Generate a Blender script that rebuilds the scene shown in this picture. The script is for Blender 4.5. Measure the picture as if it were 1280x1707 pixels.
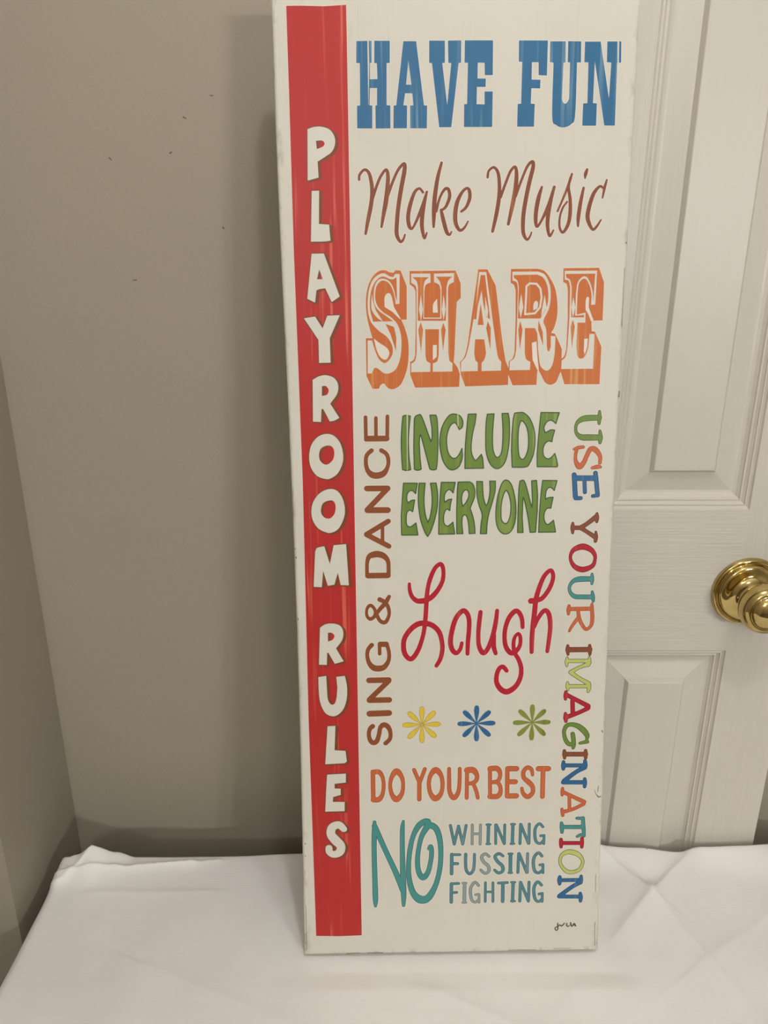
import bpy, bmesh, math, random
import numpy as np
from mathutils import Vector, Matrix, noise
from mathutils.geometry import delaunay_2d_cdt

for o in list(bpy.data.objects):
    bpy.data.objects.remove(o)
S = bpy.context.scene
COL = S.collection
R = math.radians

# ------------------------------------------------------------------ camera
EYE = Vector((0.0, 0.0, 1.446))
cd = bpy.data.cameras.new('camera')
cd.sensor_fit = 'HORIZONTAL'
cd.sensor_width = 36.0
cd.lens = 36.0
cd.clip_start = 0.02
cam = bpy.data.objects.new('camera', cd)
cam.location = EYE
cam.rotation_euler = (R(90 - 19.3), 0, 0)
COL.objects.link(cam)
S.camera = cam

# ------------------------------------------------------------------ light
w = bpy.data.worlds.new('room_air')
S.world = w
w.use_nodes = True
w.node_tree.nodes['Background'].inputs[0].default_value = (1.0, 0.93, 0.82, 1)
w.node_tree.nodes['Background'].inputs[1].default_value = 0.0

def bulb(name, loc, power, radius, col=(1.0, 0.995, 0.98)):
    l = bpy.data.lights.new(name, 'POINT')
    l.energy = power
    l.shadow_soft_size = radius
    l.color = col
    o = bpy.data.objects.new(name, l)
    o.location = loc
    COL.objects.link(o)
    return o

# lamps: a low vanity light out to the right, a ceiling fixture nearly overhead, added fill lamps behind to the left
bulb('vanity_bulb', (1.26, -1.46, 1.56), 33, 0.05)
bulb('vanity_bulb', (1.12, -1.56, 1.56), 33, 0.05)
bulb('fill_bulb', (-0.45, -1.95, 2.34), 20, 0.06)
bulb('fill_bulb', (-0.25, -2.05, 2.34), 20, 0.06)
bulb('overhead_bulb', (0.190, -0.14, 2.66), 12, 0.03)
bulb('overhead_bulb', (0.240, -0.16, 2.66), 12, 0.03)

vs = S.view_settings
vs.view_transform = 'Standard'
vs.look = 'None'
vs.gamma = 1.0
vs.use_curve_mapping = False
vs.exposure = -0.13
S.cycles.max_bounces = 7
S.cycles.diffuse_bounces = 5
S.cycles.caustics_reflective = False

# ------------------------------------------------------------------ materials
def lin(c):
    return tuple(((x / 255) / 12.92 if x / 255 <= 0.04045 else ((x / 255 + 0.055) / 1.055) ** 2.4) for x in c)

class NT:
    def __init__(self, name, rough=0.6, spec=0.5, metal=0.0):
        self.m = bpy.data.materials.new(name)
        self.m.use_nodes = True
        self.t = self.m.node_tree
        self.b = self.t.nodes['Principled BSDF']
        self.b.inputs['Roughness'].default_value = rough
        self.b.inputs['Specular IOR Level'].default_value = spec
        self.b.inputs['Metallic'].default_value = metal
    def n(self, kind, **kw):
        n = self.t.nodes.new(kind)
        for k, v in kw.items():
            setattr(n, k, v)
        return n
    def l(self, a, b):
        self.t.links.new(a, b)
    def coord(self, scale=(1, 1, 1), loc=(0, 0, 0)):
        tc = self.n('ShaderNodeTexCoord')
        mp = self.n('ShaderNodeMapping')
        mp.inputs['Scale'].default_value = scale
        mp.inputs['Location'].default_value = loc
        self.l(tc.outputs['Object'], mp.inputs[0])
        return mp.outputs[0]
    def noise(self, vec, scale, detail=2, rough=0.5):
        x = self.n('ShaderNodeTexNoise')
        x.inputs['Scale'].default_value = scale
        x.inputs['Detail'].default_value = detail
        x.inputs['Roughness'].default_value = rough
        self.l(vec, x.inputs['Vector'])
        return x.outputs[0]
    def ramp(self, fac, lo, hi, a=0.0, b=1.0):
        r = self.n('ShaderNodeMapRange')
        r.inputs['From Min'].default_value = lo
        r.inputs['From Max'].default_value = hi
        r.inputs['To Min'].default_value = a
        r.inputs['To Max'].default_value = b
        self.l(fac, r.inputs['Value'])
        return r.outputs[0]
    def math(self, op, a, b):
        m = self.n('ShaderNodeMath', operation=op)
        for i, v in enumerate((a, b)):
            if isinstance(v, (int, float)):
                m.inputs[i].default_value = v
            else:
                self.l(v, m.inputs[i])
        return m.outputs[0]
    def mix(self, fac, a, b):
        m = self.n('ShaderNodeMix', data_type='RGBA')
        if isinstance(fac, (int, float)):
            m.inputs[0].default_value = fac
        else:
            self.l(fac, m.inputs[0])
        for i, c in ((6, a), (7, b)):
            if isinstance(c, tuple):
                m.inputs[i].default_value = (*c, 1)
            else:
                self.l(c, m.inputs[i])
        return m.outputs[2]
    def color(self, c):
        if isinstance(c, tuple):
            self.b.inputs['Base Color'].default_value = (*c, 1)
        else:
            self.l(c, self.b.inputs['Base Color'])
        return self
    def bump(self, h, strength, dist=0.001):
        b = self.n('ShaderNodeBump')
        b.inputs['Strength'].default_value = strength
        b.inputs['Distance'].default_value = dist
        self.l(h, b.inputs['Height'])
        self.l(b.outputs[0], self.b.inputs['Normal'])

M = {}
def wall_paint(name, c):
    t = NT(name, 0.55, 0.25)
    v = t.coord()
    t.color(t.mix(t.ramp(t.noise(v, 3, 3), 0.3, 0.7), lin(c), tuple(x * 0.94 for x in lin(c))))
    a = t.noise(v, 260, 3)
    b = t.noise(v, 900, 2)
    t.bump(t.math('ADD', a, t.math('MULTIPLY', b, 0.5)), 0.22, 0.0012)
    M[name] = t.m
wall_paint('greige_paint', (158, 149, 134))
wall_paint('room_paint', (150, 143, 132))
wall_paint('ceiling_paint', (236, 235, 231))

def door_paint(name, sx, sy, sz, strength):
    t = NT(name, 0.38, 0.4)
    v = t.coord((sx, sy, sz))
    g = t.noise(v, 1, 4, 0.65)
    t.color(t.mix(t.ramp(g, 0.3, 0.7), lin((198, 192, 183)), lin((193, 187, 176))))
    t.bump(g, strength, 0.0009)
    M[name] = t.m
t = NT('nick', 0.8, 0.2); t.color(t.mix(t.ramp(t.noise(t.coord(), 400), 0.3, 0.7), lin((96, 88, 74)), lin((112, 103, 88)))); M['nick'] = t.m
door_paint('door_rail', 14, 14, 520, 0.5)
door_paint('door_stile', 420, 14, 11, 0.35)
t = NT('door_panel', 0.38, 0.4)
v = t.coord((1, 1, 0.16))
wv = t.n('ShaderNodeTexWave', wave_type='RINGS')
wv.inputs['Scale'].default_value = 34
wv.inputs['Distortion'].default_value = 9
wv.inputs['Detail'].default_value = 3
wv.inputs['Detail Scale'].default_value = 1.6
t.l(v, wv.inputs['Vector'])
fine = t.noise(t.coord((500, 20, 18)), 1, 3)
t.color(lin((196, 190, 180)))
t.bump(t.math('ADD', t.math('MULTIPLY', wv.outputs[1], 0.7), fine), 0.22, 0.0008)
M['door_panel'] = t.m

t = NT('trim_paint', 0.4, 0.4)
v = t.coord((30, 30, 6))
t.color(t.mix(t.ramp(t.noise(v, 1), 0.3, 0.7), lin((194, 188, 178)), lin((190, 183, 172))))
M['trim_paint'] = t.m

t = NT('carpet', 0.95, 0.1)
t.color(t.mix(t.ramp(t.noise(t.coord(), 300, 3), 0.3, 0.7), lin((104, 96, 85)), lin((80, 73, 64))))
M['carpet'] = t.m

t = NT('brass', 0.06, 0.5, 1.0)
t.color(t.mix(t.ramp(t.noise(t.coord(), 60, 3), 0.35, 0.75), (0.60, 0.46, 0.19), (0.50, 0.37, 0.14)))
M['brass'] = t.m

t = NT('cotton', 0.9, 0.12)
v = t.coord()
sp = t.n('ShaderNodeTexVoronoi', feature='F1')
sp.inputs['Scale'].default_value = 22
t.l(v, sp.inputs['Vector'])
speck = t.ramp(sp.outputs['Distance'], 0.016, 0.028, 0.75, 0.0)
base = t.mix(t.ramp(t.noise(v, 5, 3), 0.3, 0.7), lin((235, 233, 231)), lin((229, 226, 223)))
t.color(t.mix(speck, base, lin((70, 62, 52))))
wx = t.n('ShaderNodeTexWave', bands_direction='X'); wx.inputs['Scale'].default_value = 260
wy = t.n('ShaderNodeTexWave', bands_direction='Y'); wy.inputs['Scale'].default_value = 260
t.l(v, wx.inputs['Vector']); t.l(v, wy.inputs['Vector'])
t.bump(t.math('ADD', t.math('MULTIPLY', t.math('ADD', wx.outputs[1], wy.outputs[1]), 0.25), t.noise(v, 40, 3)), 0.18, 0.0015)
M['cotton'] = t.m

t = NT('table_plastic', 0.5, 0.4); t.color(t.mix(t.ramp(t.noise(t.coord(), 80), 0.3, 0.7), lin((200, 198, 192)), lin((190, 188, 182)))); M['table_plastic'] = t.m
t = NT('steel', 0.4, 0.5, 1.0); t.color(t.mix(t.ramp(t.noise(t.coord(), 50), 0.3, 0.7), (0.3, 0.3, 0.31), (0.24, 0.24, 0.25))); M['steel'] = t.m

# stretched canvas: cream ground, faint printed plank lines, grubby edges
t = NT('canvas', 0.45, 0.22)
v = t.coord((1, 1, 1))
ground = t.mix(t.ramp(t.noise(v, 7, 3), 0.3, 0.7), lin((207, 203, 192)), lin((202, 198, 186)))
ln = t.noise(t.coord((150, 0, 1.1)), 1, 1)
line = t.math('MULTIPLY', t.ramp(t.math('ABSOLUTE', t.math('SUBTRACT', ln, 0.52), 0), 0.0, 0.006, 0.20, 0.0), t.ramp(t.noise(t.coord((20, 0, 5), (3, 0, 1)), 1, 2), 0.45, 0.6))
ground = t.mix(line, ground, lin((170, 162, 146)))
sx = t.n('ShaderNodeSeparateXYZ')
tc = t.n('ShaderNodeTexCoord'); t.l(tc.outputs['Object'], sx.inputs[0])
rim = t.math('MAXIMUM', t.ramp(t.math('ABSOLUTE', sx.outputs[0], 0), 0.1455, 0.1500), t.ramp(sx.outputs[2], 0.007, 0.002))
grime = t.math('MULTIPLY', rim, t.ramp(t.noise(t.coord((60, 60, 26)), 1, 4, 0.7), 0.52, 0.68, 0, 0.55))
t.color(t.mix(grime, ground, lin((120, 108, 90))))
t.bump(t.noise(v, 900, 2), 0.06, 0.0004)
M['canvas'] = t.m

def ink(name, c, light=None, amt=0.5, lo=0.56, hi=0.66, sx=260):
    t = NT('ink_' + name, 0.42, 0.25)
    if name not in ('cream', 'halo', 'scuff', 'red'):   # matt pigments print deeper than their swatch
        c = tuple(x * 0.88 + 4 for x in c); light = tuple(x * 0.9 for x in light) if light else None
    c = lin(c)
    light = lin(light) if light else tuple(min(1, x * 1.5 + 0.06) for x in c)
    h = sum(ord(k) for k in name) * 0.37
    n1 = t.noise(t.coord((sx, 0, 5.5), (h, 0, h)), 1, 2)
    n2 = t.noise(t.coord((40, 0, 9), (h + 5, 0, h)), 1, 1)
    f = t.math('MULTIPLY', t.ramp(n1, lo, hi, 0, amt), t.ramp(n2, 0.40, 0.62))
    t.color(t.mix(f, c, light))
    M[name] = t.m
ink('blue', (48, 110, 154), (126, 164, 188), 0.85, 0.53, 0.64, 230)
ink('blue2', (46, 104, 152), (110, 150, 180), 0.6)
ink('brown', (138, 76, 50), (176, 112, 66), 0.6)
ink('brown2', (146, 80, 44), (170, 104, 70), 0.5)
ink('orange', (210, 112, 52), (220, 164, 98), 0.8, 0.54, 0.64)
ink('orange2', (206, 106, 60), (232, 152, 104), 0.6)
ink('dorange', (166, 78, 48))
ink('red', (172, 44, 42), (204, 102, 82), 0.85, 0.57, 0.66, 230)
ink('dred', (128, 70, 40), None, 0.2)
ink('cream', (207, 203, 192), (212, 208, 198), 0.4)
ink('crimson', (186, 30, 48), (206, 92, 88), 0.6)
ink('green', (112, 142, 58), (158, 174, 90), 0.7, 0.5, 0.6, 160)
ink('dgreen', (56, 92, 52), None, 0.2)
ink('teal', (72, 150, 146), (116, 160, 164), 0.5)
ink('dteal', (52, 92, 96), None, 0.2)
ink('slate', (84, 138, 146), (140, 156, 158), 0.6)
ink('lslate', (150, 164, 160), None, 0.2)
ink('dslate', (52, 88, 98), (128, 140, 142), 0.6)
ink('lime', (196, 208, 112), (214, 220, 150), 0.4)
ink('olive', (136, 150, 62), (100, 112, 44), 0.6)
ink('dgrey', (86, 92, 74), None, 0.2)
ink('dbrown', (84, 66, 50), None, 0.1)
ink('yellow', (236, 206, 66), (240, 222, 120), 0.5)
ink('ochre', (186, 146, 46), None, 0.2)
ink('halo', (216, 209, 198), None, 0.1)
ink('dblue', (36, 74, 112), None, 0.2)
ink('dmaroon', (118, 24, 36), None, 0.2)
ink('dumber', (100, 58, 38), None, 0.2)
ink('scuff', (128, 116, 98), None, 0.1)

# ------------------------------------------------------------------ mesh helpers
def link(name, me, parent=None, mats=None, kind=None):
    o = bpy.data.objects.new(name, me)
    COL.objects.link(o)
    if parent:
        o.parent = parent
    for m in (mats or []):
        me.materials.append(M[m])
    if kind:
        o['kind'] = kind
    return o

def empty(name, loc=(0, 0, 0)):
    o = bpy.data.objects.new(name, None)
    o.empty_display_size = 0.05
    o.location = loc
    COL.objects.link(o)
    return o

def tag(o, label, cat, group=None):
    o['label'] = label
    o['category'] = cat
    if group:
        o['group'] = group
    return o

def mesh(name, vs, fs, smooth=False, idx=None):
    me = bpy.data.meshes.new(name)
    me.from_pydata([tuple(v) for v in vs], [], fs)
    if smooth:
        me.polygons.foreach_set('use_smooth', [True] * len(me.polygons))
    if idx:
        me.polygons.foreach_set('material_index', idx)
    me.update()
    return me

def boxes(name, lst, bevel=0.0):
    bm = bmesh.new()
    for (x0, x1, y0, y1, z0, z1) in lst:
        vs = [bm.verts.new((x, y, z)) for x in (x0, x1) for y in (y0, y1) for z in (z0, z1)]
        for f in ((0, 1, 3, 2), (4, 6, 7, 5), (0, 4, 5, 1), (2, 3, 7, 6), (0, 2, 6, 4), (1, 5, 7, 3)):
            bm.faces.new([vs[i] for i in f])
    if bevel:
        bmesh.ops.bevel(bm, geom=bm.edges[:], offset=bevel, segments=2, affect='EDGES', profile=0.5)
    bmesh.ops.recalc_face_normals(bm, faces=bm.faces[:])
    me = bpy.data.meshes.new(name)
    bm.to_mesh(me)
    bm.free()
    return me

def lathe(name, prof, seg=64):
    # profile (radius, distance out of the door); axis = -y
    vs, fs = [], []
    for r, d in prof:
        for k in range(seg):
            a = 2 * math.pi * k / seg
            vs.append((r * math.cos(a), -d, r * math.sin(a)))
    n = len(prof)
    for i in range(n - 1):
        for k in range(seg):
            a, b = i * seg + k, i * seg + (k + 1) % seg
            fs.append((a, a + seg, b + seg, b))
    me = mesh(name, vs, fs, True)
    bm = bmesh.new(); bm.from_mesh(me)
    bmesh.ops.remove_doubles(bm, verts=bm.verts[:], dist=1e-6)
    bmesh.ops.recalc_face_normals(bm, faces=bm.faces[:])
    bm.to_mesh(me); bm.free()
    return me

def refine(prof, n=4):
    out = []
    for i in range(len(prof) - 1):
        p0, p1, p2, p3 = prof[max(i - 1, 0)], prof[i], prof[i + 1], prof[min(i + 2, len(prof) - 1)]
        for k in range(n):
            t = k / n
            out.append(tuple(0.5 * (2 * p1[j] + (p2[j] - p0[j]) * t + (2 * p0[j] - 5 * p1[j] + 4 * p2[j] - p3[j]) * t * t + (3 * p1[j] - p0[j] - 3 * p2[j] + p3[j]) * t ** 3) for j in (0, 1)))
    out.append(prof[-1])
    return [(max(r, 0), d) for r, d in out]

# ------------------------------------------------------------------ the room
WALL = 0.830      # face of the wall behind the table
DOOR = 0.768      # face of the door
LEFT = -0.410     # face of the side wall
CEIL = 2.75
DX0, DX1, DZ1 = -0.030, 0.4605, 2.03

link('floor', boxes('floor', [(-1.6, 2.6, -2.8, 1.2, -0.05, 0.0)]), None, ['carpet'], 'structure')
link('ceiling', boxes('ceiling', [(-1.6, 2.6, -2.8, 1.2, CEIL, CEIL + 0.05)]), None, ['ceiling_paint'], 'structure')
back = link('wall_back', boxes('wall_back', [(LEFT - 0.3, 2.55, WALL, WALL + 0.1, 0, CEIL)]), None, ['greige_paint'], 'structure')
link('wall_left', boxes('wall_left', [(LEFT - 0.12, LEFT, 0.660, WALL, 0, CEIL), (LEFT - 0.20, LEFT - 0.12, -2.75, WALL, 0, CEIL)]), None, ['greige_paint'], 'structure')
link('wall_right', boxes('wall_right', [(2.5, 2.6, -2.8, WALL + 0.1, 0, CEIL)]), None, ['room_paint'], 'structure')
link('wall_front', boxes('wall_front', [(-1.6, 2.6, -2.8, -2.7, 0, CEIL)]), None, ['room_paint'], 'structure')
# small dings in the wall paint
for (x, z, w_, h_, r_) in ((-0.2585, 1.5245, 0.0035, 0.0012, 0.8), (-0.2010, 1.5300, 0.0030, 0.0012, -0.5), (-0.2470, 1.4100, 0.0042, 0.0008, 0.0), (-0.1560, 1.4605, 0.0024, 0.0014, 0.9), (-0.1855, 1.5610, 0.0034, 0.0010, 0.4), (-0.1590, 1.5800, 0.0034, 0.0008, 0.1), (-0.2620, 1.6900, 0.0028, 0.0010, 0.3), (-0.3950, 1.7080, 0.0060, 0.0008, 0.5)):
    o = link('paint_nick', boxes('paint_nick', [(-w_ / 2, w_ / 2, -0.0004, 0.0006, -h_ / 2, h_ / 2)]), back, ['nick'])
    o.location = (x * WALL / 0.795, WALL, z); o.rotation_euler = (0, r_, 0)

# six-panel door: stiles and rails as the leaf, each moulded panel a part
PANELS = []
for (x0, x1) in ((0.2385, 0.3870), (2 * 0.21525 - 0.3870, 2 * 0.21525 - 0.2385)):
    for (z0, z1) in ((0.24, 1.0112), (1.1795, 1.72), (1.80, 1.95)):
        PANELS.append((x0, x1, z0, z1))
xs = sorted({DX0, DX1} | {v for q in PANELS for v in q[:2]})
zs = sorted({0.012, DZ1} | {v for q in PANELS for v in q[2:]})
vs_, fs_, ix_ = [], [], []
def quad(x0, x1, z0, z1, y, mi):
    b = len(vs_)
    vs_.extend([(x0, y, z0), (x1, y, z0), (x1, y, z1), (x0, y, z1)])
    fs_.append((b, b + 1, b + 2, b + 3)); ix_.append(mi)
for i in range(len(xs) - 1):
    for j in range(len(zs) - 1):
        cx, cz = (xs[i] + xs[i + 1]) / 2, (zs[j] + zs[j + 1]) / 2
        if any(q[0] < cx < q[1] and q[2] < cz < q[3] for q in PANELS):
            continue
        inrail = not any(q[2] < cz < q[3] for q in PANELS)
        outer = cx < min(q[0] for q in PANELS) or cx > 0.3870
        quad(xs[i], xs[i + 1], zs[j], zs[j + 1], DOOR, 0 if (inrail and not outer) else 1)
B = DOOR + 0.035
b = len(vs_)
vs_.extend([(x, y, z) for x in (DX0, DX1) for y in (DOOR, B) for z in (0.012, DZ1)])
for f in ((0, 1, 3, 2), (4, 6, 7, 5), (0, 2, 6, 4), (1, 5, 7, 3), (2, 3, 7, 6)):
    fs_.append(tuple(b + k for k in f)); ix_.append(1)
door = link('door_1', mesh('door_1', vs_, fs_, False, ix_), None, ['door_rail', 'door_stile'], 'structure')
door['label'] = 'cream six-panel moulded door with brass knob folded back behind the sign'
PROF = [(0, 0), (1.2, 1.6), (3.0, 2.6), (4.6, 2.2), (5.2, 3.2), (7.5, 4.8), (9.5, 4.4), (10.2, 5.6), (13.0, 7.6), (16.0, 8.4), (18.5, 8.6), (39.5, 4.6), (42.6, 1.0), (43.4, 0.7)]
for (x0, x1, z0, z1) in PANELS:
    vv, ff = [], []
    k = min(1.0, (z1 - z0) / 0.13, (x1 - x0) / 0.13)
    for d, dep in PROF:
        d = d * 0.001 * k; y = DOOR + dep * 0.00135
        vv += [(x0 + d, y, z0 + d), (x1 - d, y, z0 + d), (x1 - d, y, z1 - d), (x0 + d, y, z1 - d)]
    for i in range(len(PROF) - 1):
        for s in range(4):
            a, c = 4 * i + s, 4 * i + (s + 1) % 4
            ff.append((a, c, c + 4, a + 4))
    e = 4 * (len(PROF) - 1)
    ff.append((e, e + 1, e + 2, e + 3))
    link('panel', mesh('panel', vv, ff), door, ['door_panel'])

mmv = lambda L: [(a * 0.001, b * 0.001) for a, b in L]
KX, KZ = 0.3990, 1.085
knob = link('door_knob', lathe('door_knob', refine(mmv([(13, 25), (17, 27), (22.5, 31), (26.2, 37), (27.2, 44), (25.8, 50), (22.5, 53.6), (20.6, 54.2), (19.6, 53.2), (18.6, 53.4), (17.2, 55.6), (13, 58.6), (7, 60.6), (0.01, 61.2)]))), door, ['brass'])
knob.location = (KX, DOOR, KZ)
knob['label'] = 'polished brass door knob'
link('rosette', lathe('rosette', refine(mmv([(39.6, 0), (39.6, 2), (38.4, 4.4), (36.6, 5.2), (34.8, 4.6), (34.0, 3.8), (33.2, 4.6), (31.8, 7.0), (29.4, 8.2), (22, 9.6), (17.5, 12), (14.6, 16), (13.6, 19)]))), knob, ['brass'])
link('neck', lathe('neck', refine(mmv([(12.8, 16), (12.9, 18.2), (14.6, 19.6), (14.8, 21), (13.2, 22), (13.0, 22.8), (14.4, 23.8), (14.6, 25.2), (13.2, 26.4), (12.8, 28)]))), knob, ['brass'])

# ------------------------------------------------------------------ table under its cloth
TX0, TX1, TY0, TY1 = -0.380, 0.84, 0.13, 0.738
CLOTH = 0.735
tab = empty('folding_table', (0.23, 0.434, 0))
tag(tab, 'folding table under the white cloth against the wall', 'table')
def tpart(name, lst, mat, bev=0.0):
    o = link(name, boxes(name, lst, bev), tab, [mat])
    o.location = (-0.23, -0.434, 0)
    return o
tpart('table_top', [(TX0 + 0.006, TX1 - 0.006, TY0 + 0.006, TY1 - 0.006, 0.694, 0.7310)], 'table_plastic', 0.006)
for x in (TX0 + 0.09, TX1 - 0.11):
    for y in (TY0 + 0.07, TY1 - 0.09):
        tpart('leg', [(x, x + 0.022, y, y + 0.022, 0.0, 0.694)], 'steel', 0.004)
    tpart('stretcher', [(x + 0.004, x + 0.018, TY0 + 0.092, TY1 - 0.09, 0.22, 0.24)], 'steel', 0.003)

def lerp(tab_, x):
    if x <= tab_[0][0]: return tab_[0][1]
    for (a, va), (b, vb) in zip(tab_, tab_[1:]):
        if x <= b:
            t = (x - a) / (b - a); t = t * t * (3 - 2 * t)
            return va + (vb - va) * t
    return tab_[-1][1]
LIFT = [(-0.42, 0.000), (-0.392, 0.003), (-0.372, 0.010), (-0.349, 0.021), (-0.326, 0.011), (-0.302, 0.0015), (-0.2, 0.001), (-0.08, 0.003), (0.1, 0.007), (0.26, 0.011), (0.31, 0.008), (0.364, 0.0015), (0.392, 0.009), (0.44, 0.011), (0.49, 0.014), (0.6, 0.006), (0.9, 0.002)]
BACK = [(-0.42, 0.738), (-0.30, 0.747), (-0.10, 0.753), (0.1, 0.756), (0.26, 0.757), (0.365, 0.757), (0.45, 0.758), (0.9, 0.752)]
def seg_d(px, py, a, c):
    vx, vy = c[0] - a[0], c[1] - a[1]
    t = max(0, min(1, ((px - a[0]) * vx + (py - a[1]) * vy) / (vx * vx + vy * vy)))
    return math.hypot(px - a[0] - t * vx, py - a[1] - t * vy), ((px - a[0]) * vy - (py - a[1]) * vx)
CREASES = [((0.2647, 0.752), (0.309, 0.693), 0.0042, 0.016), ((0.309, 0.693), (0.3724, 0.52), 0.0028, 0.030),
           ((0.215, 0.598), (0.309, 0.693), 0.0032, 0.030), ((0.309, 0.693), (0.3768, 0.754), 0.0026, 0.018),
           ((-0.34, 0.692), (-0.20, 0.695), 0.0010, 0.010), ((-0.38, 0.718), (-0.23, 0.737), 0.0034, 0.007), ((-0.352, 0.742), (-0.385, 0.700), 0.0040, 0.009), ((-0.30, 0.728), (-0.20, 0.742), 0.0022, 0.006),
           ((0.05, 0.57), (0.20, 0.50), 0.0018, 0.03), ((-0.25, 0.60), (-0.05, 0.52), 0.0012, 0.04), ((0.33, 0.60), (0.46, 0.68), 0.0014, 0.028), ((0.40, 0.57), (0.47, 0.74), 0.0018, 0.024)]
def cloth_z(x, y, yb):
    d = yb - y
    z = 0.0006
    z += lerp(LIFT, x) * math.exp(-(d / (0.030 + 0.02 * noise.noise((x * 9, 0, 4)))) ** 2)
    for a, c, amp, wd in CREASES:
        dist, side = seg_d(x, y, a, c)
        z += amp * math.exp(-dist / wd * (1.0 if side > 0 else 3.2))
    n = noise.noise((x * 6 + y * 3, y * 9, 2.2)) * 0.0026 + noise.noise((x * 21 - y * 9, y * 17, 7.7)) * 0.0009
    z += n + 0.0012
    # flat where the sign stands
    fx = max(0.0, abs(x - 0.07) - 0.165) / 0.03
    fy = max(0.0, abs(y - 0.625) - 0.035) / 0.02
    k = min(1.0, math.hypot(fx, fy))
    return z * k
DROP = 0.30
def steps(lst):
    out = [lst[0][0]]
    for (a, st_), (c, _) in zip(lst, lst[1:]):
        n = max(1, round((c - a) / st_))
        out += [a + (c - a) * (k + 1) / n for k in range(n)]
    return out
gx = steps([(TX0 - DROP, 0.02), (-0.42, 0.0026), (0.52, 0.012), (TX1 + DROP, 1)])
gy = steps([(TY0 - DROP, 0.02), (0.47, 0.0026), (0.70, 0.0016), (0.775, 0.004), (0.81, 1)])
NX = len(gx) - 1
vv, ff = [], []
RAD = 0.012
def roll(o):   # overshoot past an edge -> (sideways, down)
    q = RAD * math.pi / 2
    if o <= 0: return o, 0.0
    if o < q:
        a = o / RAD
        return RAD * math.sin(a), RAD * (1 - math.cos(a))
    return RAD, RAD + (o - q)
for j, y in enumerate(gy):
    for x in gx:
        xc = min(max(x, TX0), TX1)
        yb = lerp(BACK, xc)
        yb_o = y - 0.738
        # across
        if x < TX0: ox, dx = roll(TX0 - x); X = TX0 + RAD * 0.4 - ox
        elif x > TX1: ox, dx = roll(x - TX1); X = TX1 - RAD * 0.4 + ox
        else: X, dx = x, 0.0
        if x < TX0: X = TX0 - ox + 0.0
        if x > TX1: X = TX1 + ox
        # along
        if y < TY0: oy, dy = roll(TY0 - y); Y = TY0 - oy
        elif y > 0.7:
            s = (y - 0.7)
            span = yb - 0.004 - 0.7
            if s <= span: Y, dy = y, 0.0
            else:
                o = (s - span) * 1.0
                q = 0.004 * math.pi / 2
                if o < q: Y, dy = 0.7 + span + 0.004 * math.sin(o / 0.004), 0.004 * (1 - math.cos(o / 0.004))
                else: Y, dy = yb, 0.004 + (o - q)
        else: Y, dy = y, 0.0
        drop = max(dx, dy)
        z = CLOTH + cloth_z(min(max(X, TX0), TX1), min(Y, yb), yb) - drop
        if drop > 0.02:   # gentle hanging folds
            if dx >= dy: X += (0.004 * math.sin(Y * 38) * min(1, drop / 0.2)) * (-1 if x < TX0 else 1) * 0.8
            elif y < TY0: Y -= 0.008 * math.sin(X * 31) * min(1, drop / 0.2)
        vv.append((X, Y, z))
nx = NX + 1
for j in range(len(gy) - 1):
    for i in range(NX):
        a = j * nx + i
        ff.append((a, a + 1, a + nx + 1, a + nx))
cloth = link('tablecloth', mesh('tablecloth', vv, ff, True), None, ['cotton'])
tag(cloth, 'creased white cotton tablecloth draped over the table below the sign', 'tablecloth')

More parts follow.
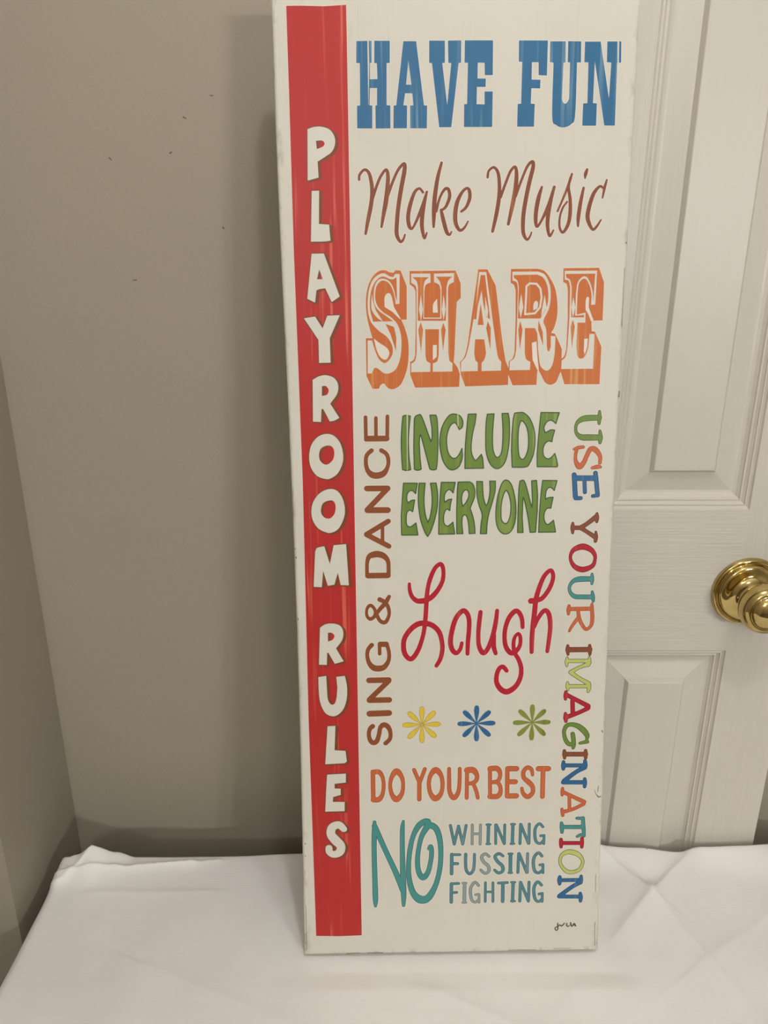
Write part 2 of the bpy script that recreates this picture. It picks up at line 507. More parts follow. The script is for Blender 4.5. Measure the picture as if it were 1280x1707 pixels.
# ------------------------------------------------------------------ the sign
# lettering, millimetres on the sign face: x right from its centre line, y up from its foot
WORDS=[
('have_fun_lettering','blue block slab letters reading HAVE FUN','halo:blue',[
('H',[('p',[(-83.2,873.2),(-70.4,873.3),(-70.6,856.6),(-72,856.6),(-72.2,844),(-66,844.1),(-66.3,856.3),(-68.5,856.3),(-68.2,873.3),(-55.3,873.2),(-55.5,856.3),(-58.1,856.3),(-58.5,823.8),(-55.4,823.7),(-55.4,805.7),(-68,805.6),(-68,823.7),(-66.6,823.8),(-66.4,837.2),(-72.3,837.2),(-72.9,823.9),(-70.5,823.7),(-70.8,805.7),(-83.7,805.9),(-83.5,823.6),(-80.8,823.8),(-80.5,856.4),(-83.5,856.5)]),('h',[(-74,874.1),(-72.8,874.1),(-72.6,856.2),(-73.6,824.2),(-73.9,824.2)])],None),
('A',[('p',[(-44.1,872.8),(-33.4,872.7),(-27,823.5),(-24.3,823.3),(-24.5,805.4),(-38.8,805.6),(-38.8,823.4),(-36,823.6),(-36.8,832.8),(-42.8,832.9),(-44.3,823.7),(-41.2,823.5),(-41.5,805.6),(-53,805.7),(-52.6,823.5),(-50.4,823.7)]),('h',[(-40,858.5),(-37.5,839.5),(-42,839.6)])],None),
('V',[('p',[(-22.6,873.1),(-9.5,873),(-9.4,856.2),(-11.6,855.9),(-7.4,823.6),(-4.1,855.9),(-6.6,856.1),(-7,873),(4.1,873.1),(4.1,856.1),(2.1,855.9),(-3.8,806.2),(-14.1,806.2),(-20.3,856),(-22.6,856.3)])],None),
('E',[('p',[(7.1,873.1),(30.6,872.9),(30.8,846.4),(24.1,846.4),(23.7,855.9),(18.1,856),(18,843.9),(25,843.8),(24.9,837.3),(17.6,837.4),(17.5,824),(24.2,823.8),(24,833.8),(31,833.8),(30.9,806.1),(6.9,806.2),(6.9,824.1),(9.4,824.2),(9.8,856),(7,856)])],None),
('F',[('p',[(52.2,872.7),(76.4,872.5),(76.3,845.7),(69.3,846.1),(69,856),(63.5,856),(63.5,842.7),(71,842.5),(70.9,835.8),(63.5,836),(63.3,824),(66.7,823.8),(66.4,806),(52.1,806.1),(52.2,823.9),(55.1,824.1),(55.3,856.3),(52.4,856.6)])],None),
('U',[('p',[(78.4,871.8),(91.3,871.7),(91.7,855.6),(89.9,855.4),(89.6,827.8),(90.3,825.2,1),(92.4,823.8,1),(94.3,825.2,1),(95.6,827.8),(95.4,855.6),(93.4,855.8),(93.3,871.8),(104.2,871.6),(104.6,855.5),(101.3,855.6),(101.2,815.3,1),(98.3,807.9,1),(91.6,805.2,1),(85.1,807.3,1),(81.7,814,1),(81.5,855.5),(78.5,855.9)])],None),
('N',[('p',[(107.4,871.4),(120.5,871.3),(129.3,827.5),(130.1,855.3),(126.3,855.6),(126,871.4),(137.7,871.3),(138.3,855.1),(135,855.1),(135.3,806.3),(126.3,806.4),(116.2,856.2),(116,824.1),(119.3,823.8),(119.3,806.3),(107.5,806.4),(107.6,823.9),(111.2,824),(110.8,855.5),(107.4,855.7)]),('h',[(134.5,872.1),(136,872.1),(136.5,854.2),(135.2,854.2)])],None)]),
('make_music_lettering','brown handwritten script words Make Music','halo:brown',[
('M',[('s',[(-82.7,765.2,2.29),(-82.2,769.1,2.29),(-78.1,773,2.28),(-74.4,770.6,2.78),(-72.4,763.5,3.28),(-71.7,755.5,3.45),(-72.6,745.9,3.63),(-75.4,733.1,3.49),(-77.9,721,2.34)]),('s',[(-71.3,749.9,2.47),(-68.2,758.7,2.46),(-64.3,767.4,2.45),(-59.6,772.9,2.45),(-58,768.1,3.27),(-58.5,758.6,3.7),(-59.9,747.4,4.13),(-62.2,736.2,3.32),(-64,726.5,2.16)]),('s',[(-59.5,749,2.8),(-54.2,762.5,2.46),(-49.1,772.8,2.45),(-44,777.5,2.77),(-43.8,771.9,3.68),(-46.7,757.7,3.78),(-49.3,742.5,3.64),(-50.7,728.8,3.66),(-50.8,719.9,3.51),(-47.8,714.1,2.51),(-45.3,715.7,2.18),(-43.7,719.8,1.67)])],None),
('a',[('s',[(-28,754.3,2.14),(-31,757.5,2.14),(-35.2,754.4,2.8),(-39.1,744,3.47),(-40.9,734.4,3.49),(-40,727.1,3.33),(-37.9,724.6,2.17),(-34.9,728.7,2.16),(-29.8,739.9,2.82),(-24.6,754.7,2.14)]),('s',[(-24.8,754.3,2.14),(-26.8,746.3,3.3),(-28.5,735.9,3.65),(-28.9,726.2,3.5),(-26.8,716.8,2.34),(-24.7,721.2,1.5)])],None),
('k',[('s',[(-12,778,2.28),(-15.3,766.1,3.28),(-17.8,750.2,3.8),(-18.5,737.4,3.82),(-18.8,726.1,2.17)]),('s',[(-16.5,739,2.49),(-13.6,749.4,2.15),(-9.4,756.5,2.47),(-6,756.5,2.8),(-5.1,750.1,2.97),(-8.5,742.1,2.48),(-12.3,739.7,1.99)]),('s',[(-12.3,739.7,2.49),(-10.6,732.5,3.49),(-7.5,721.9,3.34),(-4.9,719.4,2.17),(-3.2,721.8,1.5)])],None),
('e',[('s',[(5.2,738.4,2.16),(9.4,742,2.65),(12.3,749.1,3.14),(11.9,755.6,2.97),(9.3,757.2,2.3),(5.1,753.2,2.8),(1.3,745.2,3.64),(-0.1,735.6,3.82),(0.6,728.3,3.5),(4,723,2.67),(7.9,725,2.17),(11.1,730.2,1.5)])],None),
('M',[('s',[(27.6,766.1,2.23),(28.5,771.1,2.06),(32.8,773.9,2.23),(36.4,769.8,2.75),(37.8,760.6,3.1),(37.7,749.7,3.46),(35.7,736.2,3.48),(32.5,721.8,2.63)]),('s',[(39,749.7,2.42),(43.3,761.4,2.41),(47.1,770.5,2.4),(51,774.2,2.4),(52.4,768.8,3.26),(51.8,757.1,3.88),(49.4,742.9,3.65),(46.1,727.7,2.62)]),('s',[(51.9,750.4,2.6),(56.6,762.9,2.24),(61.6,774.5,2.4),(65.9,778.2,2.74),(66.5,773.6,3.43),(63.7,762,3.62),(60.9,747.8,3.64),(59,733.5,3.66),(59.3,720.7,3.33),(62.6,714.7,2.29),(65.2,717.2,1.76),(66.5,720.6,1.4)])],None),
('u',[('s',[(74.5,757.7,2.07),(72,749.4,3.64),(70.1,738.5,3.66),(69.9,730,3.32),(71.3,725.3,2.28),(75.2,730.8,2.27),(81.1,743.4,3.48),(85.2,757.6,2.59)]),('s',[(82.8,747.6,3.12),(80.9,737.5,3.66),(80.3,726.5,3.33),(82.4,717.5,2.29),(85.6,722.2,1.58)])],None),
('s',[('s',[(88.7,737.9,1.92),(91.8,745,1.91),(95.9,755,2.25),(100.1,767.9,2.06)]),('s',[(99.2,765,2.58),(97.6,757.5,2.42),(99.3,747.5,2.95),(99.7,736.5,3.31),(98.3,727.2,3.15),(94,720.4,2.46),(90.9,724.7,2.1),(90.9,733.2,1.92),(93.3,740.8,1.91),(96.7,745.4,1.74)])],None),
('i',[('s',[(110.6,756.6,2.25),(108.4,744.8,3.3),(107,733,3.32),(106.9,725.4,1.93)]),('s',[(113.1,771.5,2.23),(111.9,767.8,3.1),(111.5,764.5,1.38)])],None),
('c',[('s',[(130.4,762.9,1.73),(128.9,757.2,2.42),(127.3,748.5,1.56)]),('s',[(127.6,756.4,1.9),(124.4,757.7,2.25),(119.3,751.5,3.29),(115.7,739.7,3.66),(115.2,731.2,3.67),(119.6,722.7,2.46),(123.1,724.8,2.28),(126.7,730.3,1.58)])],None)]),
('share_lettering','orange circus letters with cream faces and drop shadow reading SHARE','share',[
('S',{'base':[('p',[(-78.7,664.4,1),(-76.8,676.2,1),(-72.6,684.7,1),(-67.1,689.5,1),(-61.6,690.4,1),(-57.6,688.7,1),(-54.2,688.1),(-52.1,690.3),(-47.7,689.9),(-42.4,676.5),(-42.6,648.1),(-47.4,648),(-44.3,640.7,1),(-41.6,630.6,1),(-41,619.1,1),(-42.5,605.5,1),(-47.4,592.6,1),(-53.8,587.5,1),(-59.3,587.9,1),(-63.5,592.4),(-64.9,592.1),(-66.8,590.7),(-68.1,587.7),(-74,587.7),(-79.1,599.1),(-79.2,632.3),(-73.3,632.3),(-76.6,644.4,1),(-78.2,653.8,1)]),('h',[(-62.1,659.2),(-62,667.5,1),(-59,670.9,1),(-56.1,668.8,1),(-53.8,658.8),(-47.4,648),(-49.8,649.5),(-55.2,654.9),(-60.6,658.2)]),('h',[(-72,632),(-67.2,628.2,1),(-61,624.1,1),(-58.4,620,1),(-59.4,615.6,1),(-62.5,613.3,1),(-66.7,616,1),(-69.7,622.2,1)])],'face':[('p',[(-52.4,661.4),(-49,661.7),(-48.6,687),(-52.5,687.1),(-54.2,684.5),(-57.6,685.2,1),(-62.3,687.7,1),(-67.1,686.6,1),(-72.3,682.1,1),(-75.8,673.6,1),(-77.1,663,1),(-76.8,655.1,1),(-75.2,648.4,1),(-72.5,643.7,1),(-66.7,638,1),(-60.9,633.9,1),(-56.8,628.1,1),(-55.2,622,1),(-56.6,615.9,1),(-61.9,610.5,1),(-67.4,613.7,1),(-71.1,621.5,1),(-73.7,630.3),(-77.6,630.4),(-78,601.5),(-74.5,601.3),(-71.6,606.2,1),(-68.2,605.2,1),(-63.4,601.5,1),(-57.8,601.5,1),(-52.2,605.7,1),(-48.7,614.5,1),(-47.4,626,1),(-48.1,636.1,1),(-51.2,644.5,1),(-56.6,650.2,1),(-63.4,654.6,1),(-68.5,660.3,1),(-70.4,667.6,1),(-69.3,676.1,1),(-66.2,680.4,1),(-62.8,681.6,1),(-58.4,679.6,1),(-55,674,1),(-52.9,666.1,1)])],'inset':[('p',[(-72.4,646.5),(-74.7,655.1,1),(-75.1,663.7,1),(-73.8,672.9,1),(-70.6,680.1,1),(-65.8,684.5,1),(-61.7,684.8,1),(-57.6,682.9,1),(-54.3,682.5),(-51.4,684.3),(-51.1,664.1),(-52.3,667.4,1),(-54,674.6,1),(-57.3,680.5,1),(-62.4,683.1,1),(-67.2,682.3,1),(-70.5,677.5,1),(-71.7,669.6,1),(-71,661.7,1),(-67.5,656.3,1),(-61.4,651.7,1),(-54.6,646.9),(-60.4,646.6),(-67,646.7)]),('p',[(-61.5,644.6),(-54,641.8),(-52,632.8),(-52.4,620.6),(-54.1,626),(-57.4,636.2)])],'top':[('p',[(-73.1,670.3),(-72.5,665),(-69.9,656.3),(-63.5,646.4),(-69.3,650.4,1),(-73.3,656.4,1),(-73.9,663,1)])]},None),
('H',{'base':[('p',[(-39.9,689.5),(0.6,689.4),(5.1,678.6),(5.3,666.1),(1.8,662.8),(1.2,648.9),(0,618.6),(-0.6,610.5),(2.9,605.7),(4.9,600.2),(4.4,588.5),(-35.5,588.3),(-39.9,600),(-39.9,611.3),(-36.7,613,1),(-35.3,617),(-34.5,649.3),(-34.8,672.5),(-36.5,675.8),(-39.9,678.1)]),('h',[(-19.4,653.8),(-19.1,661.1,1),(-15.7,665.7),(-15,653.7)]),('h',[(-19.4,625.6),(-15.8,625.9),(-15.9,615.4),(-19.4,612.4)])],'face':[('p',[(-38.5,687.2),(-21.5,687.1),(-21.5,679.5),(-25.6,677.6,1),(-26.9,673),(-27.3,649.6),(-12.9,649.4),(-12.6,672.9),(-14,677.5,1),(-18.4,679.8),(-18.4,687),(-0.7,687.3),(-1,679.7),(-5.1,677.4,1),(-6.1,672.8),(-5.5,618.7),(-4.5,611.9,1),(-1.7,609.8),(-1.8,602.3),(-19.4,602.2),(-19.4,609.7),(-15.6,611.4,1),(-14.2,616.8),(-13.9,639.4),(-26.2,639.5),(-26,617.6),(-25,612.1,1),(-21.5,609.7),(-21.8,602.2),(-38.9,602.1),(-38.8,609.6),(-35.4,612.3,1),(-33.9,619),(-33.8,673.1),(-34.8,677.1,1),(-38.5,679.4)])],'inset':[('p',[(-37.5,684.2),(-22.8,684),(-26.4,680.9,1),(-27.7,675.7),(-28,649.2),(-27.7,646.9),(-32.8,646.9),(-32.5,675.7),(-33.7,680.7,1)]),('p',[(-16.8,684.4),(-2.4,684.3),(-5.8,681,1),(-7.3,675.5),(-7.9,646.7),(-11.8,646.7),(-11.8,675.5),(-13.6,680.8,1)]),('p',[(-29.4,648.7),(-11.2,648.5),(-11.2,646.7),(-29.4,646.9)]),('p',[(-30.1,645.9),(-28.2,639.2),(-30,619.7),(-32.4,639.2)]),('p',[(-10.1,645),(-8,639),(-10.3,620.8),(-12.2,639)])],'top':[('p',[(-30,669.1),(-28.2,656.5),(-29.9,647.2),(-31.8,656.6)]),('p',[(-9.9,668.9),(-8.1,656.3),(-9.8,647),(-11.5,656.4)])]},None),
('A',{'base':[('p',[(20.3,690.2),(28.6,690.1),(36.1,676.3),(42.8,628.3),(45.9,611.3),(48.8,604.4),(48.6,589.7),(9.9,588.8),(5.7,599.5),(4.8,610.4),(9,615.8,1),(11.7,626),(18.1,673.2)])],'face':[('p',[(21.3,687.9),(27.5,687.9),(33.5,648.5),(37.4,623),(39.3,614.1,1),(42.1,610.3),(41.9,602.5),(24.5,602.3),(24.4,609.5),(27.1,612.9,1),(28.3,618.3),(26.5,630.2),(18.4,630.3),(17.7,618.4),(18.8,612.3,1),(21,609.9),(21,602.4),(6,602.2),(5.9,610.4),(9.7,614.5,1),(12.4,623.2),(18.6,658)])],'inset':[('p',[(22.7,685.3),(26.5,685.3),(28.7,668.5),(31.5,647.6),(28,649.3),(25.1,661.9),(23.6,672.5),(20.3,658),(19.2,647.7),(17,647.7),(19.6,665.3)]),('p',[(22.9,661.3),(25.9,642.6),(20.5,642.7)]),('p',[(29.4,645.9),(32.3,639.9),(32.2,621),(28.1,639.9)])],'top':[('p',[(26.9,667.2),(29.6,655.2),(29.1,647.3),(26.9,653.9)])]},None),
('R',{'base':[('p',[(49.2,690.2),(72.4,690.2),(78.6,688.3,1),(84.2,681.7,1),(88.9,672.5,1),(91.1,659.9,1),(91.1,649.2,1),(88.9,639.9,1),(86.3,635.2),(89.8,634.2),(92.8,628.4),(96.3,620.9),(96.4,601.8),(94.8,598.4,1),(91.8,591.6,1),(87,589.4,1),(82,591.7,1),(76.9,600.7,1),(74.8,601.7),(74.4,589.4),(52.7,589.3),(48.6,599),(48.8,610.6),(52.2,613.3,1),(53.8,618),(54.2,648.3),(53.7,672.2),(52.2,676.8),(49.1,678.5)]),('h',[(69.8,654.8),(69.8,660.1,1),(71.7,662.9,1),(73.7,661.4,1),(73.3,656.7,1)]),('h',[(69.2,626.6),(73.4,627.9),(74.6,614.4),(76.3,601.4),(74.7,602.8),(70.3,611.7)])],'face':[('p',[(50.5,687.9),(73.1,687.8),(79.3,685,1),(83.7,676.5,1),(84.9,666.6,1),(83.6,656,1),(79.1,645.7,1),(81.7,637.9,1),(82.9,622.4,1),(84.7,619,1),(86.3,623.1),(86,632.5),(90.2,632.1),(90,617.6),(88.5,608.1,1),(85.2,602.6,1),(81,602.7,1),(77,607.5,1),(74.9,621.2),(73.9,634.7),(71.7,639.4),(62.7,639.5),(63.1,617.9),(64.4,612.4,1),(68.3,610),(68.1,602.8),(49.6,602.7),(49.8,610.6),(53.6,613.3,1),(55.2,620),(55.6,648.3),(55.7,672.8),(54.6,678.7,1),(50.7,680.4)]),('h',[(64.1,652.2),(64.1,666.8),(64.2,674.7),(66.3,676.6),(71.7,676.5),(74.6,672.6),(75.8,666),(74.6,658.1),(70.6,653.1)])],'inset':[('p',[(51.7,685),(72.5,685.2),(78,682.4,1),(81.7,675.2,1),(82.8,665.9,1),(81.5,657.3,1),(76.3,647.7),(56.3,647.9),(56.4,674.8),(55.2,680,1),(52.1,682.7)]),('p',[(58.4,645.9),(60.6,638.2),(58.6,621.3),(56.8,638.2)]),('p',[(74.6,646.1),(78.7,636),(79.4,623.8),(74.5,638)])],'top':[('l',[(62.5,651.5,1.76),(63.1,666.8,1.75),(63.2,675.4,1.74),(65.9,677.8,1.74),(72,677.4,1.74),(75.6,673.3,1.75),(76.8,666,1.75),(75.7,657.4,1.76),(71.3,652.2,1.76),(62.5,651.5,1.76)]),('p',[(58.7,669.5),(60.8,657.6),(58.7,648.3),(56.8,656.9)]),('p',[(79.5,667.9),(81.5,657.3),(76.9,649.4),(77.4,655.4)]),('p',[(69.8,654.8),(69.8,660.1,1),(71.7,662.9,1),(73.7,661.4,1),(73.3,656.7,1)])]},None),
('E',{'base':[('p',[(95.5,690.4),(126.9,690.4),(131.8,677.9),(131.9,645.4),(123.9,645.2),(121.9,643.5),(122.6,636.1),(125.4,635.8),(131.8,622.5),(131.5,589.3),(99.6,589.7),(96.1,600.4),(96,612.1),(98.7,614.8,1),(100.3,620.9),(100.7,647.8),(99.9,672.3),(98.7,677.3),(95.6,678.6)]),('h',[(116.3,654.9),(116.2,662.9,1),(117.6,665.9,1),(119,664.9),(119,656.9),(123.9,645.2),(121.9,644.2),(118.9,650.9)]),('h',[(116.1,618.6),(116.1,629.5),(119.4,629.8),(119,622),(117.1,616.2)])],'face':[('p',[(96.6,688.1),(125.2,688.1),(124.7,659.2),(121,658.9),(120.9,668.8,1),(117.8,678.1,1),(113.9,681.4,1),(109.6,677.5,1),(108.6,668.9),(108.5,650.7),(116.4,652.3),(116.4,643.6),(109.5,643.7),(109.2,623.5),(110.6,614.6,1),(113.8,612.2,1),(117.5,614.5,1),(120,622),(120.6,633.8),(125.2,633.8),(125,603.2),(96.3,603.2),(96.4,610.7),(99.8,614.1,1),(101.3,622.2),(102.1,647.8),(101.9,674.3),(100.3,679.6,1),(96.9,680.6)])],'inset':[('p',[(97.7,685.5),(123.6,685.5),(122.9,661.5),(121.8,670.8,1),(118.1,680.4,1),(113.8,683.4,1),(108.7,678.8,1),(107.2,669),(107.1,648.4),(103.5,648.4),(103.2,674.3),(101.6,680.2,1),(98.2,682.5)]),('p',[(105.1,649.7),(115.1,650.2),(115.2,648.3),(105.2,648.3)]),('p',[(105.3,646.4),(107.2,640.3),(105.3,621.5),(103.4,640.4)])],'top':[('p',[(105.1,665.7),(107.1,657),(105.3,648.4),(103.5,657.1)])]},None)]),
('red_stripe','red side stripe with cream cartoon letters reading PLAYROOM RULES','stripe',[
('P',[('p',[(-125.7,805.6),(-120.1,807.3,1),(-113.5,807.4,1),(-107,805.1,1),(-103.2,799.9,1),(-102.7,793.8,1),(-105.5,787.7,1),(-111.6,783.5,1),(-117.9,779.8),(-117.4,767.1),(-122,765.9,1),(-126.8,764.7)]),('h',[(-118.8,796.4),(-113.8,796.5,1),(-111.6,794.5,1),(-113,791.8,1),(-118.3,789.8)])],None),
('L',[('p',[(-123.6,756.3),(-117.3,756.5),(-118.2,729.4),(-109.3,728.7),(-109.1,723.3),(-108.5,715.6),(-113.4,714.9,1),(-125.5,714.8)])],None),
('A',[('p',[(-125.2,704.8),(-114.6,704.9),(-101.6,668.5),(-108.8,663.8),(-114.1,675.6),(-119.3,675),(-121.9,674.1),(-123.5,663.5),(-130.2,666.9)]),('h',[(-119,691.6),(-116.1,683.3),(-121.2,683.3)])],None),
('Y',[('p',[(-133.7,650.2),(-123.8,651.6),(-117.4,641.3),(-113,652.2),(-101.9,652.5),(-111.3,632.7),(-111,611.4),(-121.4,611.2),(-121.4,631.3)])],None),
('R',[('p',[(-127.6,596.4),(-121.8,599.4,1),(-115.5,600.3,1),(-108.6,598,1),(-104.9,592.1,1),(-105.8,583.9,1),(-112.3,574.9),(-104.4,562.1),(-108.3,559.9,1),(-113.1,558.8),(-118.8,570.2),(-120.4,570.2),(-121.1,558.5),(-128.4,558.9)]),('h',[(-119.4,590.7),(-115.7,590.6,1),(-113.4,587.1,1),(-115,583.1,1),(-119.7,581.9)])],None),
('O',[('p',[(-116.9,547.6,1),(-109.9,545.9,1),(-104.3,539.4,1),(-101.8,529.7,1),(-102.4,520.6,1),(-106.8,511.5,1),(-113.4,506.7,1),(-118.6,506.1,1),(-126.3,509.2,1),(-131.6,517.1,1),(-132.9,526.8,1),(-130.7,537.2,1),(-124.7,544.8,1)]),('h',[(-115.9,537,1),(-111.4,535.6,1),(-109.7,530.4,1),(-111.1,524,1),(-115.7,519.8,1),(-119.6,520,1),(-123,523.5,1),(-123.8,528.7,1),(-121.7,534.5,1)])],None),
('O',[('p',[(-115.6,496.6,1),(-108.5,495.2,1),(-103.5,488.5,1),(-101.2,478.5,1),(-102.3,469.2,1),(-107.4,459.2,1),(-114.1,455.3,1),(-119.3,455.7,1),(-126.4,459.5,1),(-131.1,466.9,1),(-132.4,475.6,1),(-130.3,484.9,1),(-124.2,492.8,1)]),('h',[(-115.3,485.9,1),(-111.4,485,1),(-109.7,480,1),(-111,473.3,1),(-115,469,1),(-119.6,469.4,1),(-122.8,472.8,1),(-123.4,477.5,1),(-121.2,483.5,1)])],None),
('M',[('p',[(-128.6,440.6),(-125.6,441.6,1),(-121.3,442.4),(-116.5,425.1),(-112.5,443.2),(-100.8,444.1),(-99,403.9),(-106.8,404.2),(-109.2,416.4),(-112.7,404.7),(-119,403.7),(-123,418.6),(-124.7,402.4),(-132.4,402.9),(-130,437.2)])],None),
('R',[('p',[(-127.6,362),(-122.4,365.4,1),(-115.7,366.1,1),(-109.1,364.3,1),(-105.6,358.8,1),(-106.4,349.8,1),(-112.7,340.9),(-105.7,327.6),(-110,326.3,1),(-114.3,325.1),(-120.1,336.5),(-121.3,336.6),(-122,324.1),(-129.6,324.5)]),('h',[(-120.1,356.8),(-116.5,356.7,1),(-113.9,353.8,1),(-115.8,349.7,1),(-120.3,348)])],None),
('U',[('p',[(-130.6,311.7),(-122.9,312.9),(-122.6,300.7),(-122,288.8,1),(-119,283.1,1),(-115.3,284.1,1),(-113.3,290.7,1),(-112.4,300.5),(-113.1,311.7),(-104.8,312.5),(-102.9,300.4,1),(-103.8,287.2,1),(-107.4,277.3,1),(-113.1,271.7,1),(-118.7,270.7,1),(-124.8,274.2,1),(-128.9,283,1),(-130.5,294.3,1)])],None),
('L',[('p',[(-123,260),(-115.2,260.4),(-116.7,234.3),(-105.9,233.4),(-104.8,222),(-107,220.1),(-126.3,219.3)])],None),
('E',[('p',[(-124.8,208),(-106,208.8),(-106.3,199),(-117.6,197.8),(-117.7,192.7),(-111.6,192.4),(-111.7,185.6),(-119.3,183.3),(-119.9,178),(-107.9,177.7),(-108.2,167.5),(-127.7,167.2),(-126.4,187.8)])],None),
('S',[('s',[(-109.5,147.4,6.76),(-114.3,152.2,7.97),(-121,149.6,8.63),(-122.5,141.7,8.94),(-117.8,134.6,9.91),(-113,128.6,8.99),(-114.1,121.6,8.53),(-120,118.9,7.59),(-124.6,121.8,7.11),(-125,126.3,7.1)])],None)]),
('sing_and_dance_lettering','brown rounded letters turned sideways reading SING & DANCE','halo:brown2',[
('E',[('l',[(-80.6,562.3,3.51),(-80.6,541.9,3.54)]),('l',[(-71.2,561.5,3.37),(-71.4,542.5,3.39)]),('l',[(-60.7,562.8,3.51),(-61.1,542,3.54)]),('l',[(-79.8,542.8,5.3),(-61.6,542.7,5.3)])],None),
('C',[('s',[(-75.5,531.9,4.12),(-79.9,527.7,3.91),(-81,521.3,3.71),(-79.7,514.1,4.29),(-75.9,509.7,5.73),(-70.9,508.6,6.09),(-65.2,510.3,5.73),(-61.5,515.3,3.93),(-60.2,521.7,3.71),(-61.8,528.2,3.91),(-66.7,531.9,4.12)])],None),
('N',[('l',[(-80.4,496.6,5.4),(-61.2,496.5,5.41)]),('l',[(-61.4,496.2,5.05),(-80.3,476.7,5.08)]),('l',[(-80.3,476.2,5.67),(-61.3,476,5.67)])],None),
('A',[('l',[(-61,465.4,4.9),(-81.4,453.2,4.92)]),('l',[(-81.4,452.9,4.92),(-60.7,441.4,4.95)]),('l',[(-66.4,462.1,3.47),(-66.6,445.1,3.49)])],None),
('D',[('s',[(-81.6,413.3,3.66),(-81.4,425.1,3.64),(-79.6,431.2,4.84),(-76,433.3,6.05),(-71,433.9,6.35),(-65.9,432.2,5.75),(-62.4,428.5,4.55),(-61.2,423.5,3.95),(-61.3,413,3.97)]),('l',[(-80.8,413,5.49),(-61.9,413,5.49)])],None),
('and',[('sc',[(-78.9,383.6,3.58),(-75.9,381.3,3.09),(-74.1,376.9,3.4),(-75.4,372.5,3.41),(-79.1,370,3.72),(-82.1,372.6,3.1),(-82.7,377,2.85),(-81.6,381.4,3.09)]),('s',[(-61,392.1,3.69),(-64.7,385.6,4.63),(-69.6,380,4.02),(-72.9,375.6,3.71),(-74.5,372.4,3.1)]),('s',[(-70,389.4,4.62),(-64.7,386.2,4.01),(-61.7,380.5,3.71),(-61.2,374.1,3.41),(-63.7,367.8,3.85),(-66.7,366.3,4.23),(-70.3,368.6,3.73),(-72.7,373.7,3.59),(-74.1,378.1,3.09)])],None),
('G',[('s',[(-78.2,343.7,4.53),(-81.8,339.1,4.05),(-82.7,332.6,3.85),(-81,325.4,4.56),(-77,320.6,5.98),(-72.2,319.5,6.33),(-66.8,320.8,5.62),(-62.6,326.5,4.21),(-61.5,333.7,3.85),(-62.8,340.9,3.84),(-64.5,344.5,4.18)]),('l',[(-64.3,344.2,5.57),(-69.9,344.3,5.57)]),('l',[(-70.7,345,3.62),(-70.7,334.6,3.64)])],None),
('N',[('l',[(-81.4,307.4,5.79),(-62.3,307.5,5.8)]),('l',[(-62.2,306.6,5.3),(-81.3,287.5,5.34)]),('l',[(-81.3,286.7,5.84),(-62,286.7,5.84)])],None),
('I',[('l',[(-81.4,272.5,6.3),(-62.4,272.9,6.3)])],None),
('S',[('s',[(-78.6,259.2,5.04),(-81.4,256.3,4.47),(-82.5,250.3,4.19),(-81.2,244.3,4.71),(-78.2,241.6,5.44),(-74.7,243.4,5.07),(-72.5,250.1,4.48),(-71,257.6,4.68),(-67.5,260.5,5.62),(-63.4,258.2,5.04),(-61.2,252.2,4.19),(-61.8,245.4,4.2),(-66,240.8,4.72)])],None)]),
('include_everyone_lettering','green wavy outlined letters reading INCLUDE EVERYONE','outline:green:dgreen:8',[
('I',[('p',[(-46.6,562.9),(-43.9,563.6,1),(-39.8,562.8),(-41,552.4,1),(-41.7,540.4,1),(-41.2,525.3,1),(-39.7,513.7),(-43.7,512.9,1),(-47.3,513.8),(-48.1,528.4,1),(-48.3,540.5,1),(-47.7,552.5,1)]),('h',[(-43.2,564.3),(-42.1,564.3),(-42.7,512.5),(-43.2,512.5)])],None),
('N',[('p',[(-35.9,561.2,1),(-32.6,563.7,1),(-29.3,561.7,1),(-21.2,539.5),(-20,543.1),(-20.3,552.1),(-22.1,563.4),(-16.5,563.4),(-15.3,558,1),(-14.6,540,1),(-15.2,521.9,1),(-16.1,513.7),(-19.4,513.1,1),(-22.2,514.1),(-29.7,543.2),(-30.9,545.7,1),(-31.8,539.1),(-31.2,525.2),(-30,513.9),(-33.4,513,1),(-36.4,514),(-36.9,534.3),(-36.5,552.3)])],None),
('C',[('p',[(3.5,563.7),(6.3,561.3,1),(8,557.1,1),(7.5,552.3,1),(4.8,550),(2.7,554.2,1),(0.3,556.3,1),(-3.3,553.7,1),(-5.9,547.1,1),(-6.8,539.9,1),(-5.6,530.3,1),(-2.5,524.8,1),(1.4,523.8,1),(4.7,527.1,1),(7.4,532.8),(7.7,524,1),(4.8,516.2,1),(-0,513.1,1),(-4.9,514.2,1),(-9.8,521.2,1),(-12.5,531.6,1),(-13,541.2,1),(-11.1,552,1),(-6.3,560.9,1),(-2.1,564.1,1)]),('h',[(3,564.9),(3.8,564.9),(3.9,553),(3.3,553)])],None),
('L',[('p',[(12.8,563.9),(20.1,564),(19.2,555.8),(16.9,545.6,1),(15.8,534.8,1),(16.5,527.5,1),(19.6,521.7,1),(23,524.4,1),(25.2,527.1),(26.5,523.8),(27.5,514.1),(10.2,514.1),(10.4,533.7,1),(11.7,551.7,1)])],None),
('U',[('p',[(30.2,563.7),(36.4,563.9),(35.7,554.1,1),(35.3,542.1,1),(36,531.3,1),(38.3,525.2,1),(40.7,524.2,1),(43.6,528.1,1),(44.7,539,1),(44.6,551,1),(43.6,564.1),(49.3,564.2),(50.5,556.9,1),(50.8,543.1,1),(49.9,531.1,1),(47.4,520.2,1),(43,514.5,1),(38.1,513.9,1),(33.2,518.6,1),(29.7,528.9,1),(29,542.2,1),(29.2,555.4,1)])],None),
